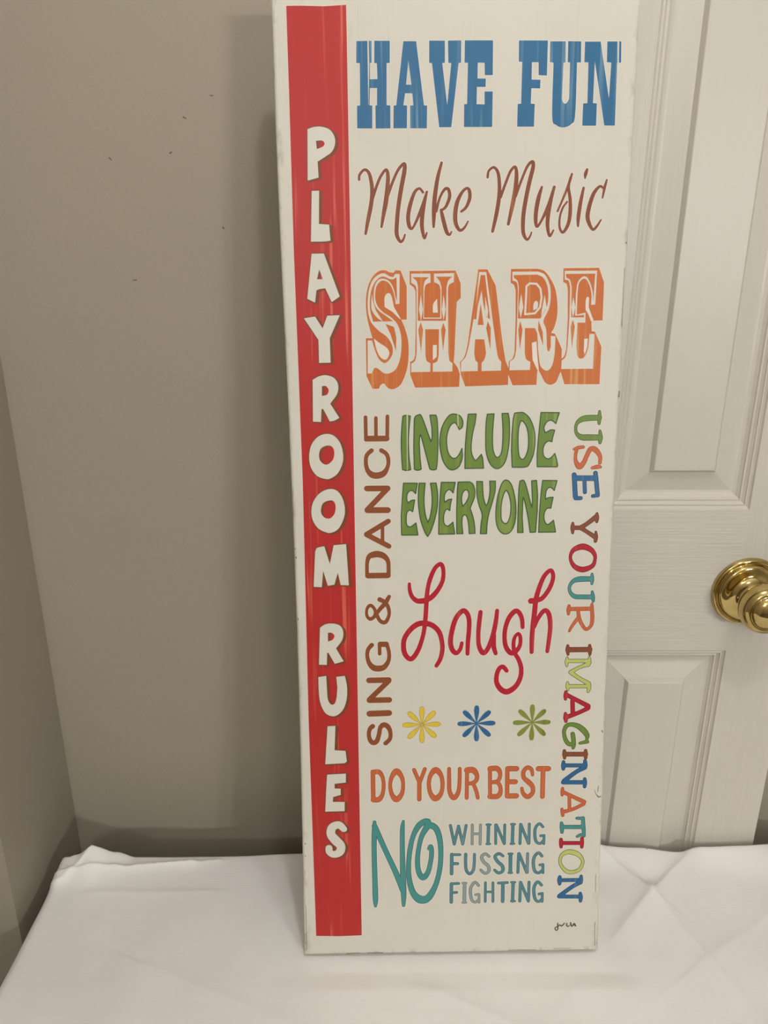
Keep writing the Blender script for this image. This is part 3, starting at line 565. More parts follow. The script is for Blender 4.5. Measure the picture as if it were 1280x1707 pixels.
('D',[('p',[(55,564.3),(59.4,564.8,1),(63.6,564.3,1),(69.2,559,1),(73.3,548.8,1),(74.4,538.6,1),(73.3,527.1,1),(70.2,518.7,1),(66.6,514.8,1),(53.9,514.7),(52.9,529.8),(53,544.9),(53.9,558.6)]),('h',[(62,557.3,1),(66,552.5,1),(68.2,543.5,1),(68.2,532,1),(65.8,524.2,1),(62.8,521.9,1),(60,525.5,1),(58.9,535.8,1),(58.9,547.8,1),(60,554.4,1)])],None),
('E',[('p',[(79.2,564.6),(95.9,564.2),(93,554.3),(90.2,556.7,1),(87.2,557.3,1),(84,555,1),(82.3,550.5,1),(83.6,546),(86.3,547.5,1),(89,548.7,1),(92.2,548.3),(90.7,542.6,1),(89.9,537.8),(86.6,538.4,1),(83.3,535.5,1),(81.9,530,1),(83,524.6,1),(86.4,522.1,1),(89.7,523.3,1),(93,526.9),(94.7,521.4),(96,515.9),(95.5,514.5),(77,514.8),(76.6,526.5),(77.4,541.6),(78.5,556.5)])],None),
('E',[('p',[(-46.5,501.2),(-33.7,501),(-35.3,491.2),(-37.7,493.7,1),(-40.4,494,1),(-43.1,491,1),(-43.5,485.4,1),(-42,482.6),(-39.6,484.7,1),(-36.2,485.3),(-37.1,479.7,1),(-38.1,474.1),(-40.8,475.7,1),(-43.3,473.6,1),(-44.2,468,1),(-43.7,461.7,1),(-40.6,459.7,1),(-37.8,461.3,1),(-35.1,463.5),(-33.3,451.8),(-48.6,452),(-48.8,469.9),(-47.5,488.6)])],None),
('V',[('p',[(-32.1,501),(-26.4,500.9),(-27.3,491.4,1),(-27.5,482.1,1),(-26.2,470.9,1),(-24,463.9),(-21.6,470.2,1),(-20,482,1),(-20.3,491.3,1),(-21.6,500.8),(-16.3,500.9),(-14.9,491.2,1),(-15.1,478.8,1),(-17.6,466.4,1),(-21.3,455.1,1),(-24.2,450.2),(-26.8,454.6,1),(-30.8,466.5,1),(-32.7,480.9,1),(-32.8,492.7,1)])],None),
('E',[('p',[(-11.5,501.5),(1.5,501.3),(-0.5,491.3),(-3,494.1,1),(-5.4,494.1,1),(-8.1,490.5,1),(-8.7,485.5,1),(-8.1,482.7),(-5.4,484.9,1),(-1.7,485.7),(-2.9,480.5,1),(-3.5,474.6),(-6.3,476.2,1),(-8.4,473.1,1),(-9.3,468.1,1),(-8.7,462.5,1),(-5.9,460,1),(-3.1,461.4,1),(-0.5,463.7),(1.2,452.3),(-13.9,452.2),(-13.6,472.5),(-12.4,491.2)])],None),
('R',[('p',[(4,501.5),(14.6,501.6),(17.7,499.4,1),(19.6,493.8,1),(19.3,487,1),(16.1,478.4),(15.5,476.5),(18,469,1),(19.6,461.4,1),(20.3,452.6),(14.8,452.4),(14.1,461.5,1),(12.5,468.4,1),(10.3,470.6,1),(8.2,467.9,1),(7.9,461.6),(8.9,452.5),(3.1,452.5),(2.9,475.4),(3.4,494)]),('h',[(11.3,494.2,1),(13.8,492,1),(13.8,487.1,1),(11.4,482.1,1),(8.4,478.5),(7.4,484.7,1),(8.3,491.2,1)])],None),
('Y',[('p',[(21.3,501.9),(26.7,501.7),(27.1,492.9,1),(28.1,485.2,1),(30.4,479.3,1),(32.6,484.5,1),(33.7,492.8,1),(33.3,502),(38.6,502),(38.5,492.7,1),(35.8,481.2,1),(33.1,471.6,1),(31.6,462.5,1),(31.1,452.1),(25.2,452.2),(25.9,462.6,1),(26.7,470.4,1),(23.5,480.1,1),(21.6,489.8,1)])],None),
('O',[('p',[(49,502.8,1),(52.9,499.5,1),(55.9,491.2,1),(58,479.6,1),(58.1,467.3,1),(56.2,458.2,1),(52.5,452.7,1),(47.4,451.8,1),(42.9,455.2,1),(40.2,462.4,1),(39.5,473.4,1),(40.8,486.3,1),(43.4,496.5,1),(45.9,501.5,1)]),('h',[(48.9,492.9,1),(51.5,488.7,1),(53.4,479.7,1),(53.1,470,1),(51,463.2,1),(48.2,461.7,1),(45,464.9,1),(44.2,472.7,1),(44.7,481.7,1),(46.7,490,1)])],None),
('N',[('p',[(61.3,501.6),(64.8,502.2,1),(67.5,496.1,1),(70.9,483.9,1),(73,476.8),(73.5,482.6),(72.2,501.8),(76.8,502.1),(78.1,489),(78.2,472.9),(77.1,453),(72,452.8),(69.8,466.5,1),(66.6,480.8,1),(64.8,486.3,1),(64.4,479.5),(64.3,466.6),(65.4,452.8),(60.2,452.8),(60.2,476.3),(60.5,494.3)])],None),
('E',[('p',[(82.4,502),(95.8,501.6),(93.5,492.3),(90.9,494.9,1),(88,494.9,1),(85.9,491.4,1),(85.5,484),(88,485.6,1),(92.7,486.1),(91.6,480.4,1),(90.8,475.6),(87.6,475.6,1),(85.2,472.1,1),(84.6,466.9,1),(85.8,462.4,1),(88.4,460.1,1),(91.2,462,1),(93.7,464.2),(96,452.8),(80,452.8),(80.2,469.6),(81.2,488.9)])],None)]),
('laugh_lettering','large looping crimson script word Laugh','halo:crimson',[
('L',[('s',[(-41.6,404.3,3.23),(-41.3,398.3,3.76),(-39.1,391.7,4.22),(-34.7,387.6,4.88),(-30.2,387.2,5.53),(-25.8,388.1,5.53),(-20,391.4,5.2),(-13.7,399.2,4.54),(-9.9,407.7,4.2),(-9.3,416.2,3.99),(-10.6,422.1,4.17),(-13.1,423.2,4.17),(-17.5,419,4.18),(-21.3,410.5,4.39),(-23.8,401.3,4.21),(-25.1,391.4,4.42),(-25.5,383.5,4.43),(-26.1,373.5,4.45),(-27.1,362.1,4.34),(-29,351.3,4.23),(-32.9,339.1,4.65),(-38.1,330.3,4.99),(-42,329,5),(-46.2,333.9,4.99),(-47.6,341.4,4.97),(-46.4,350.2,4.95),(-40.6,358.9,5.27),(-33.5,364.2,5.58),(-25.8,364.7,5.58),(-18.7,361.9,5.26),(-12.9,355.1,4.95),(-10.3,344.2,4.51),(-10.3,336,4.52),(-12.2,327.8,4.4),(-15.8,321.4,4.01)])],None),
('a',[('s',[(8.7,344.2,3.65),(7.1,337.8,3.99),(3.3,334.1,4.66),(-0.6,337.9,4.98),(-2.3,346.1,4.97),(-0.7,357.6,4.94),(2.4,368.3,4.92),(6.8,374.9,4.91),(10.7,376.9,4.91),(14.2,372.8,4.72),(15.6,366.1,4.6),(15.4,356,4.49),(14.5,343.8,4.38),(14.3,333.2,4)])],None),
('u',[('s',[(26.4,375.2,4.27),(25.2,364,4.52),(24.5,352.1,4.31),(25.4,340.8,4.56),(29.4,333.8,5.13),(33.9,338.2,4.72),(38.3,350.2,4.86),(41.1,364.6,4.52),(42.3,376.5,3.88)]),('s',[(39.8,351.8,3.92),(39.6,340.5,4.72),(41.6,333.2,4.1)])],None),
('g',[('s',[(67.1,359.4,4.06),(66.2,368.2,4.36),(63,374.6,4.66),(59.2,375.4,5.05),(54,369.2,4.82),(50.7,359.6,4.53),(49.9,349.2,4.39),(51.5,339.5,4.72),(56.2,333.4,5.13),(60.8,334.5,4.73),(64.9,340.9,4.09),(65.2,349,3.77),(63.1,353,3.29),(59.7,349.1,3.61),(58.7,341.8,3.93),(60,333.7,4.1),(64,326.4,4.43),(66.7,317.4,4.61),(66,307.5,4.78),(61.6,298.6,5.2),(53.9,293.3,6.01),(47.7,295.5,5.61),(43.3,302.2,4.95),(42.8,309.6,4.62),(45,316.9,4.61),(48.8,319.3,4.6),(52.6,315.1,4.13)])],None),
('h',[('s',[(74.5,385.6,5.8),(79.4,386.2,5.41),(85.4,388.4,4.64),(91.9,397.8,4.47),(95,407.9,4.14),(94,414.1,4.13),(91.4,415.3,4.13),(86.3,409.6,4.44),(82.1,398.7,4.62),(79.3,387,4.95),(78.2,373.5,5.13),(77,360.8,4.84),(76.4,347.2,4.71),(76.5,333.9,4.11)]),('s',[(78.6,359.2,3.13),(81.4,367.1,4.05),(85.8,374.2,4.51),(89.5,375.7,4.66),(92.7,370.1,4.83),(93.8,358.9,4.54),(93,346.9,4.4),(91.7,334.4,3.95)])],None)]),
('do_your_best_lettering','orange rounded outlined letters reading DO YOUR BEST','outline:orange2:dorange:9',[
('D',[('l',[(-79.1,210.3,4.7),(-79.1,179.1,4.75)]),('s',[(-78.9,209.6,5.48),(-73.2,209.8,5.48),(-69.6,204.4,4.08),(-68.5,195.3,4.1),(-69.8,185.4,4.35),(-73.6,179.7,5.94),(-78.9,179.4,5.94)])],None),
('O',[('sc',[(-55.4,210.3,6.66),(-50.4,204,4.71),(-49,194.9,3.94),(-50.6,185.1,4.75),(-55.9,179.4,6.74),(-60.4,185.2,4.74),(-62,195.2,3.94),(-60.2,204.2,4.71)])],None),
('Y',[('l',[(-38,211.6,4.07),(-32.5,197.1,4.1)]),('l',[(-27.2,212.2,4.07),(-32.5,197.1,4.1)]),('l',[(-32.7,197.1,4.57),(-32.9,178.9,4.6)])],None),
('O',[('sc',[(-16.3,210.9,6.66),(-11,204.9,4.71),(-9.5,195,4.34),(-11,185.1,4.75),(-16.6,179.6,6.74),(-21.5,185.3,4.75),(-23.2,195.3,4.34),(-21.5,205.1,4.71)])],None),
('U',[('s',[(-3,212.1,3.92),(-2.9,198.2,4.33),(-2.3,186.6,4.59),(1.9,179.9,5.55),(6.4,186.4,4.59),(7.6,198,4.1),(7.7,211.9,3.92)])],None),
('R',[('l',[(15,210.9,4.08),(14.9,179.6,4.13)]),('s',[(15.2,210.1,6.67),(21.2,210,6.67),(25,204.2,4.72),(24,198.5,4.73),(19.9,195.7,4.73),(15.7,195.7,3.94)]),('s',[(21.4,195.2,3.95),(24.5,186.9,4.12),(26.1,179.4,3.97)])],None),
('B',[('l',[(37.9,211.7,4.08),(38.4,180.4,4.13)]),('s',[(38.1,211.3,5.88),(45.2,211.2,5.89),(48.2,205.4,4.33),(46.2,198,4.34),(38.7,196.5,3.95)]),('s',[(38.7,196.1,3.95),(46.2,195.6,4.34),(49,188.1,4.36),(46.5,181.1,5.95),(38.5,180.8,5.95)])],None),
('E',[('l',[(55.3,211.4,4.55),(55.6,180.5,4.61)]),('l',[(56.1,211,5.89),(64.4,210.8,5.89)]),('l',[(56,196.6,5.68),(63.5,196.5,5.69)]),('l',[(56.7,180.9,5.96),(64.8,180.9,5.96)])],None),
('S',[('s',[(80.7,203.5,3.31),(79.4,209.7,4.32),(75.2,211.8,4.87),(71.6,207.4,4.56),(72.1,200.8,4.73),(77.1,195.8,5.69),(81,190.8,4.91),(81.2,184.1,4.76),(76.4,179.7,5.56),(71.8,183.5,4.37),(70.3,189.3,3.56)])],None),
('T',[('l',[(86.5,210.4,5.89),(96.3,210.2,5.9)]),('l',[(91.1,208.7,4.88),(91.3,179.4,4.93)])],None)]),
('no_lettering','tall teal word NO with a spiral letter O','outline:teal:dteal:10',[
('N',[('s',[(-78.2,154.5,3.85),(-78.7,142.7,5.27),(-79.1,120.4,5.32),(-78.8,90.2,5.59),(-78.5,67.3,5.79),(-78.6,58.1,3.27)]),('s',[(-78.3,150.1,5.96),(-67.3,121.7,5.67),(-57.5,97.4,6.08),(-49.9,75.9,6.49)]),('s',[(-49,155,2.8),(-50.1,145.8,4.92),(-50.3,119.8,5.32),(-49.8,89.6,6.1),(-49.3,70.5,5.78),(-49.5,58.2,3.63)])],None),
('O',[('s',[(-23.4,123.4,3.54),(-21.4,125.9,4.96),(-20.4,119.2,5.11),(-21.4,108.7,4.99),(-24.1,96.7,5.37),(-29.2,90.3,6.82),(-33.6,96.9,5.73),(-34.9,109,5.35),(-33.8,122.5,4.96),(-31.1,135.8,5.29),(-27.1,144.6,6.33),(-23.1,149.7,7.72),(-16.4,146.6,6.68),(-12.4,135.4,6),(-11,119,5.33),(-12,100.2,5.37),(-16.3,81.3,5.76),(-23.8,66.9,7.97),(-32,64.8,9.42),(-39.4,72.6,6.86),(-43.4,88,5.75),(-44,104.6,5.14),(-42.5,122.6,5.32),(-39.1,138.2,5.29),(-33.7,149.2,6.32),(-27.7,154.2,6.31),(-24.4,154.2,6.66)])],None)]),
('whining_fussing_fighting_lettering','small slate letters reading WHINING FUSSING FIGHTING in three rows','outline:slate:dslate:7',[
('W',[('l',[(-1.4,149.3,3.25),(2.7,127.9,3.28)]),('l',[(2.7,127.9,3.28),(6.9,148.4,3.25)]),('l',[(6.9,148.4,3.25),(11.3,127.8,3.28)]),('l',[(11.3,127.8,3.28),(14.6,149,3.25)])],None),
('H',[('l',[(20.9,149.5,3.07),(20.9,127.6,3.1)]),('l',[(29.2,149.3,3.07),(29.1,127.4,3.1)]),('l',[(21,139.3,3.08),(29.1,139.2,3.08)])],'lslate'),
('I',[('l',[(37.4,149.2,3.62),(37.2,127.7,3.65)]),('l',[(35.4,149.4,2.53),(39.5,149.3,2.53)]),('l',[(35.7,127.5,2.55),(39.2,127.5,2.55)])],None),
('N',[('l',[(44.6,149,3.07),(45,127.6,3.1)]),('l',[(45.3,149,3.25),(53.8,127.4,3.28)]),('l',[(53.9,148.8,3.07),(53.9,127.8,3.1)])],None),
('I',[('l',[(62.2,149.2,3.62),(62,127.4,3.65)]),('l',[(60.3,149.4,2.53),(64.2,149.3,2.53)]),('l',[(60.3,127.2,2.55),(63.8,127.2,2.55)])],None),
('N',[('l',[(70,149.2,3.26),(69.8,127.2,3.28)]),('l',[(70.2,149,3.26),(78.4,127.3,3.28)]),('l',[(78.8,149.3,3.26),(78.9,127.3,3.28)])],None),
('G',[('s',[(92.8,145.7,3.08),(89.1,149.4,3.26),(85.3,144.9,3.44),(84.7,137.3,3.45),(86.2,129.6,3.46),(90.1,126.8,3.29),(93.5,129.9,3.28)]),('l',[(94.2,136.1,2.91),(94.2,126.5,2.92)]),('l',[(90.7,135.7,3.09),(94.2,135.9,3.09)])],None),
('F',[('l',[(0.2,116.4,3.84),(0.1,94.1,3.87)]),('l',[(0.5,116.1,3.11),(8.5,115.9,3.11)]),('l',[(0.5,105.7,3.67),(6.1,105.6,3.67)])],None),
('U',[('s',[(14.5,116.3,3.48),(14.4,106.4,3.49),(15.3,97.7,3.5),(18.8,93.7,3.69),(22.3,97.5,3.5),(23.3,106.2,3.31),(23.4,116.1,3.11)])],None),
('S',[('s',[(38.5,113.2,3.12),(34.6,116.2,3.48),(30.8,112.9,3.67),(33,107,3.86),(37.8,102.1,3.86),(38.3,96.2,3.69),(34.5,93.8,3.51),(30.1,97.8,3.13)])],'lslate'),
('S',[('s',[(52.8,113.4,3.12),(48.4,116.2,3.66),(44.6,113.1,3.67),(47.3,107.2,4.04),(52.1,102.2,4.05),(52.7,96.4,3.87),(48.4,94,3.69),(44.4,97.5,3.13)])],None),
('I',[('l',[(60.4,115.3,4.03),(60.6,94.3,4.06)]),('l',[(58.4,115.9,2.56),(62.3,115.8,2.56)]),('l',[(58.8,94,2.59),(62.3,93.9,2.59)])],None),
('N',[('l',[(68.8,115.9,3.3),(68.4,94.1,3.32)]),('l',[(69.2,115.9,3.3),(77.5,93.9,3.33)]),('l',[(77.9,115.7,3.3),(78,93.9,3.33)])],None),
('G',[('s',[(92.7,112.5,3.3),(89.1,116.3,3.48),(84.9,111.7,3.67),(84.1,104,3.68),(85.7,95.7,3.69),(89.7,93.2,3.51),(93.6,96,3.51)]),('l',[(94,102.8,3.13),(94.3,93.3,3.14)]),('l',[(90.8,102.4,3.13),(93.8,102.6,3.13)])],None),
('F',[('l',[(0,82.5,3.7),(-0.1,60.9,3.73)]),('l',[(0.2,82.5,3.33),(7.3,82.7,3.33)]),('l',[(0.4,72,3.16),(5.5,72.4,3.16)])],None),
('I',[('l',[(13.7,82.5,3.89),(13.5,60.6,3.92)]),('l',[(11.5,83.1,2.41),(15.4,83,2.41)]),('l',[(11.7,60.2,2.43),(15.4,60.1,2.43)])],'lslate'),
('G',[('s',[(28.1,79.8,3.15),(24.2,83.8,3.33),(20.3,78,3.53),(19.7,71.1,3.54),(21.3,63.2,3.36),(24.8,60.3,3.18),(27.9,63,3.17)]),('l',[(28.7,69.4,2.79),(28.8,60,2.8)]),('l',[(25.2,69.2,2.98),(28.4,69.7,2.98)])],'lslate'),
('H',[('l',[(35.1,83.1,2.97),(35.2,60.9,2.99)]),('l',[(42.9,82.9,2.97),(43.2,60.7,2.99)]),('l',[(35.2,72.3,2.98),(43.1,72.1,2.98)])],None),
('T',[('l',[(48.6,82.3,3.34),(57.7,82.6,3.34)]),('l',[(53.2,81.7,3.9),(53.3,60.7,3.93)])],None),
('I',[('l',[(63.8,82.5,3.71),(63.6,60.8,3.74)]),('l',[(61.8,83,2.6),(65.8,82.9,2.6)]),('l',[(62.1,60.8,2.62),(65.9,60.7,2.62)])],None),
('N',[('l',[(71.3,82.8,3.34),(71.1,60.6,3.37)]),('l',[(71.5,82.8,3.34),(80.1,60.4,3.37)]),('l',[(80.2,82.8,3.34),(80.1,60.4,3.37)])],None),
('G',[('s',[(93.2,78.9,3.35),(89.1,82.9,3.53),(85.8,77.6,3.72),(85.5,70.7,3.73),(87.1,62.7,3.55),(90.6,59.7,3.37),(94.1,62.6,3.37)]),('l',[(94.3,69.5,2.98),(94.4,59.6,3)]),('l',[(90.8,68.6,3.17),(94.3,69.2,3.17)])],None)]),
('imagination_lettering','multicoloured slab letters turned sideways reading USE YOUR IMAGINATION','multi:12',[
('U',[('s',[(132.6,559.1,5.18),(122.2,559,5.73),(116.3,557.7,5.18),(112.3,554.2,3.55),(111.4,549.3,3.01),(112.6,544.9,3.56),(116.9,541.6,5.49),(122.9,541.2,5.93),(133.9,541.1,5.5)]),('s',[(132.6,564.8,2.72),(132.7,559.1,4.09),(132.6,553.9,3.01)]),('s',[(133.7,547.1,2.74),(134.5,541.3,4.4),(134.2,536.4,3.3)])],'green'),
('S',[('s',[(110.4,530.6,2.48),(114.5,532,3.58),(118.9,532.5,3.31)]),('s',[(112.9,530.1,3.59),(112.2,525.7,3.32),(112.5,519.6,3.88),(116,514.5,5.83),(120,518.3,4.71),(122.5,524.4,4.43),(125.6,530.4,4.69),(129.4,530.4,5.24),(132.9,527,4.7),(135,522.6,3.88),(134.9,517.6,3.33)]),('s',[(127.9,513,3.06),(132.9,514,4.17),(135.7,513.7,2.78)])],'orange2'),
('E',[('l',[(112.8,503.7,5.3),(131.7,503.4,5.3)]),('l',[(111.5,506.8,4.73),(113.4,486,4.78)]),('l',[(113.5,484.8,3.93),(118.5,484.8,3.94)]),('l',[(131.2,508.2,4.46),(134.1,487.4,4.49)]),('l',[(134.1,487.1,3.65),(129.6,486.6,3.65)]),('l',[(121.1,502.7,3.91),(122.1,490.4,3.93)])],'blue2'),
('Y',[('l',[(112.1,456.6,4.41),(119.6,456.5,4.42)]),('s',[(111.9,461,2.8),(111.9,456.6,4.41),(112.1,451.7,2.81)]),('s',[(119.6,456.7,4.82),(124.7,459.9,4.41),(130.8,464.6,4.8),(133.9,467,5.2)]),('s',[(134.2,469.8,3),(134.5,465.8,4.2),(134.3,462.1,3)]),('s',[(119.6,456.5,4.82),(124.9,453,4.02),(130.7,449.2,4.43),(133.9,447.1,4.84)]),('s',[(133.9,452.4,2.41),(134.3,447.9,3.83),(133.9,443.5,3.63)])],'brown'),
('O',[('sc',[(122.1,438.3,6.27),(129.6,435.4,5.26),(133.6,430.4,4.06),(134.2,425.4,3.46),(131.9,419.3,4.48),(123.2,415.9,5.71),(115.5,418.7,4.89),(111.4,424.9,3.45),(111.1,430.7,3.45),(114.4,435.8,4.86)])],'crimson'),
('U',[('s',[(130.8,406.5,5.33),(120.7,406.5,5.73),(114.8,404.9,4.51),(111.5,400.8,3.49),(110.9,397,3.29),(112.4,392.8,3.71),(116.5,389.4,4.74),(123.4,388.9,4.74),(132.3,388.7,4.74)]),('s',[(132,411.3,2.86),(132.4,406.3,3.89),(132.2,401.7,2.87)]),('s',[(132.9,393.8,2.88),(133.7,389.1,4.13),(134.3,384.5,3.1)])],'teal'),
('R',[('l',[(111.3,376.9,4.35),(132,376.9,4.35)]),('s',[(111.2,380.2,3.1),(110.9,376,4.35),(110.9,371.8,2.91)]),('s',[(133.2,382,2.48),(133.1,379.5,3.73),(133.5,374.4,3.94),(134,368,4.16),(133.3,360.4,3.76),(128.7,356.2,3.55),(124.5,360.9,3.75),(121.4,367.4,3.95),(120.3,374.2,3.73)]),('s',[(121.3,369.1,3.74),(118.2,364.9,3.75),(114.8,359.8,3.34),(112.3,354.7,2.72)])],'orange2'),
('I',[('l',[(111.8,335.7,5.53),(132.8,335.6,5.53)]),('s',[(111.4,339.8,3.15),(111.5,335.5,4.48),(111.9,330.9,2.9)]),('s',[(132.6,339.8,3.16),(133.1,335.4,4.21),(133.2,330.6,3.17)])],'brown'),
('M',[('l',[(111.2,324.2,4.5),(131.2,323.8,4.5)]),('s',[(111.3,327.7,2.64),(110.9,323.4,4.23),(111.1,319,2.65)]),('s',[(132.8,327.9,2.38),(132.8,323,4.76),(132.1,319.7,4.24)]),('s',[(131.3,320.3,5.03),(123.2,317.2,3.98),(115.2,312.4,4.78)]),('s',[(115.2,312.4,4.78),(123.6,306.2,4.26),(132.6,300.6,5.07)]),('l',[(113.1,297.9,4.38),(132.2,297.6,4.38)]),('s',[(112.4,301.8,2.93),(112.6,297.6,4.28),(113.2,293.8,2.41)]),('s',[(133.7,300.6,3.74),(133.9,296.1,4.28),(133,292,3.22)])],'lime'),
('A',[('s',[(111.3,289.4,4.56),(119.3,284.8,4.57),(133.6,276.8,5.12)]),('s',[(133.2,274.3,4.86),(125,270.2,4.59),(112.7,265.4,5.14)]),('l',[(118,282.6,4.57),(118.7,270.3,4.59)]),('s',[(111.2,292.1,3.48),(111.1,288.3,4.56),(111,284.4,3.22)]),('s',[(111.5,269.4,3.24),(111.9,264.9,4.87),(112.3,260.9,3.52)]),('l',[(133.9,276.2,4.58),(133.7,274.5,4.59)])],'crimson'),
('G',[('s',[(133.9,242.3,3.55),(133.8,245.7,5.2),(129.9,251.2,6.13),(124.3,255.7,5.65),(118.4,257.5,4.71),(113.4,256.4,4.71),(111.1,252,4.24),(111,247.1,4.01),(112.6,241.2,4.5),(115.9,236.7,4.74),(120,236.2,4.27)]),('s',[(119.4,247.5,4.49),(120.5,241.1,4.74),(120.7,235.2,4.75),(120.4,232.2,3.33)]),('s',[(127,237.3,3.08),(131.3,238.2,4.03),(134.7,238.4,3.32)]),('s',[(133.9,242.3,3.31),(133.6,238.9,3.79)])],'green'),
('I',[('l',[(112.2,225.7,5.24),(133.2,225.3,5.24)]),('s',[(111.8,229.4,3.57),(112,225.5,4.52),(112.3,221.5,3.34)]),('s',[(133,229.3,3.57),(133.2,225.3,4.53),(133.4,221.1,3.58)])],'brown'),
('N',[('l',[(111.7,213.5,4.55),(132.3,213.1,4.55)]),('s',[(111.3,217.5,3.58),(111.4,213.5,5.02),(111.4,209.6,3.83)]),('s',[(132.8,218.1,3.82),(133.2,213.6,5.03),(132.9,210.6,4.79)]),('s',[(132.4,210.7,5.27),(123.9,205.8,4.8),(112.7,196.5,5.3)]),('l',[(111.8,195,4.82),(133,194.6,4.82)]),('s',[(133.3,198.4,3.61),(133.7,194.1,4.58),(133.5,189.6,3.62)])],'blue2'),
('A',[('s',[(111.5,184.5,4.24),(118.9,180.6,4.25),(133.7,172.9,4.71)]),('s',[(133.3,170.5,4.27),(122.9,165.1,4.05),(112.3,162,4.5)]),('l',[(118.5,179.3,3.8),(119.1,165.6,3.82)]),('s',[(111.4,188.3,3.34),(111.3,184.5,4.02),(111.2,180.8,3.13)]),('s',[(111.5,165.3,3.37),(112.1,161.5,4.06),(112.6,158.2,3.61)])],'orange2'),
('T',[('l',[(112,145.2,4.76),(133,144.8,4.76)]),('s',[(111.6,149.7,3.62),(112.2,144.9,4.76),(112.4,139.2,3.64)]),('s',[(133.3,155,3.84),(133.8,146.9,4.53),(134.7,139.7,4.09),(135.2,134.4,3.19)]),('s',[(127.1,154.8,3.39),(132.7,154.5,3.84)]),('s',[(128.1,134.1,3.19),(131.7,136,3.64),(134.2,135.9,3.64)])],'teal'),
('I',[('l',[(111.9,127,4.57),(132.9,126.6,4.57)]),('s',[(111.6,131.1,3.87),(111.9,126.8,4.57),(112.1,122.4,3.43)]),('s',[(133.1,132.1,3.87),(133.3,126.8,4.34),(133.3,122,3.66)])],'crimson'),
('O',[('sc',[(122.4,116.6,5.97),(129.3,114,5.5),(133.8,108.8,4.07),(134.9,103.8,3.6),(132.2,96.7,4.09),(125.1,93.3,4.82),(118.7,94.5,4.81),(113.5,100.2,3.84),(111.5,105.8,3.6),(112.6,112.3,4.06),(117,116,5.25)])],'lime'),
('N',[('l',[(111.7,84.2,4.59),(132.2,84.2,4.59)]),('s',[(111.8,88.2,3.86),(111.7,84.2,5.07),(111.9,79.8,3.63)]),('s',[(133.9,88.5,3.62),(133.8,84,4.84),(133.5,80.9,4.6)]),('s',[(132.3,80.9,5.33),(123.9,75.5,4.85),(112.3,65.9,5.11)]),('l',[(111.9,65.2,4.62),(132.5,64.7,4.63)]),('s',[(133.7,68.6,3.65),(134.3,63.9,4.87),(134.3,59.3,3.66)])],'blue2')]),
('signature','tiny dark brown handwritten signature','sig',[
('scribble',[('s',[(111.5,33.8,0.68),(111.5,30.2,0.84),(111.8,26.8,0.79),(110.4,25.1,0.69),(108.9,26.6,0.68),(109.1,28.5,0.63),(111.5,29.6,0.68),(113.7,31.5,0.79),(115.4,30.2,0.84),(117.1,31.7,0.79),(118.5,33.6,0.63)]),('s',[(121,33.3,0.74),(120.9,30.5,0.74),(122.6,29.6,0.68),(123.5,30.5,0.58)]),('s',[(124.9,34.1,0.79),(125.5,30.7,1.16),(127,30.1,1.05),(128.8,32.9,1.05),(129.9,30.3,1.16),(130.7,30,0.79)])],'dbrown')]),
]
FLOWERS=[('yellow eight-petalled flower','yellow','ochre',(-30,260),[(-29.9,279.2),(-16.9,274.1),(-11.4,260.3),(-16,246.2),(-30,240.4),(-43.9,245.6),(-49.3,259.8),(-43.7,273.6)],5.39,2.94),
('blue eight-petalled flower','blue2',None,(23.8,260.3),[(23.9,279.5),(37.5,273.4),(42.7,260.4),(37.7,246.4),(24.1,241.1),(10.6,246.4),(4.9,260.2),(10.8,273.9)],5.23,3.6),
('green eight-petalled flower','olive',None,(78.9,260.5),[(78.7,279.5),(91.9,273.8),(97.2,260.4),(92.3,246.2),(78.6,241.1),(64.8,246.4),(59.7,260.4),(65.3,273.9)],5.12,3.43)]
STRIPE=[(-140.3,899.9),(-128.9,900),(-109.2,899.4),(-90.9,900.4),(-91,835.9),(-91.4,706),(-92.2,491.9),(-92.7,297.7),(-93.4,23.8),(-117.2,23.2),(-141,24.1),(-141.4,267),(-139.5,505.5),(-140.7,706.5),(-140.3,831.7)]
OUTLINE=[(-152.6,913.2),(-153.1,813.1),(-152.7,716.5),(-151.3,614.2),(-150.3,505.6),(-150.1,390.2),(-150.5,267.2),(-152.4,136),(-154.8,2.8),(156,-1.4),(153.8,95.3),(152.4,196.8),(151.1,261.7),(150.5,385.4),(150.3,501.5),(150.8,610.6),(151.7,713.5),(152.2,810.6),(151.7,906.8)]

POSE = Matrix.Translation(Vector((0.07047663, 0.60911759, -0.70522247)) + EYE) @ Matrix.Rotation(R(0.73137), 4, 'Z') @ Matrix.Rotation(R(-8.1191), 4, 'X') @ Matrix.Rotation(R(-0.577), 4, 'Y')
sign = empty('canvas_sign')
sign.matrix_world = POSE
tag(sign, 'tall cream canvas sign of colourful playroom rules leaning behind the tabletop', 'sign')
DEPTH = 0.028

def smooth_closed(pts, n=6):
    # points (x, y[, 1]); a third element marks a smooth point
    N = len(pts); out = []
    for i in range(N):
        p0, p1, p2, p3 = pts[i - 1], pts[i], pts[(i + 1) % N], pts[(i + 2) % N]
        a, c = len(p1) > 2, len(p2) > 2
        if not a and not c:
            out.append((p1[0], p1[1])); continue
        for k in range(n):
            t = k / n; q = []
            for j in (0, 1):
                m1 = (p2[j] - p0[j]) / 2 if a else (p2[j] - p1[j])
                m2 = (p3[j] - p1[j]) / 2 if c else (p2[j] - p1[j])
                q.append((2 * t ** 3 - 3 * t * t + 1) * p1[j] + (t ** 3 - 2 * t * t + t) * m1 + (-2 * t ** 3 + 3 * t * t) * p2[j] + (t ** 3 - t * t) * m2)
            out.append(tuple(q))
    return out

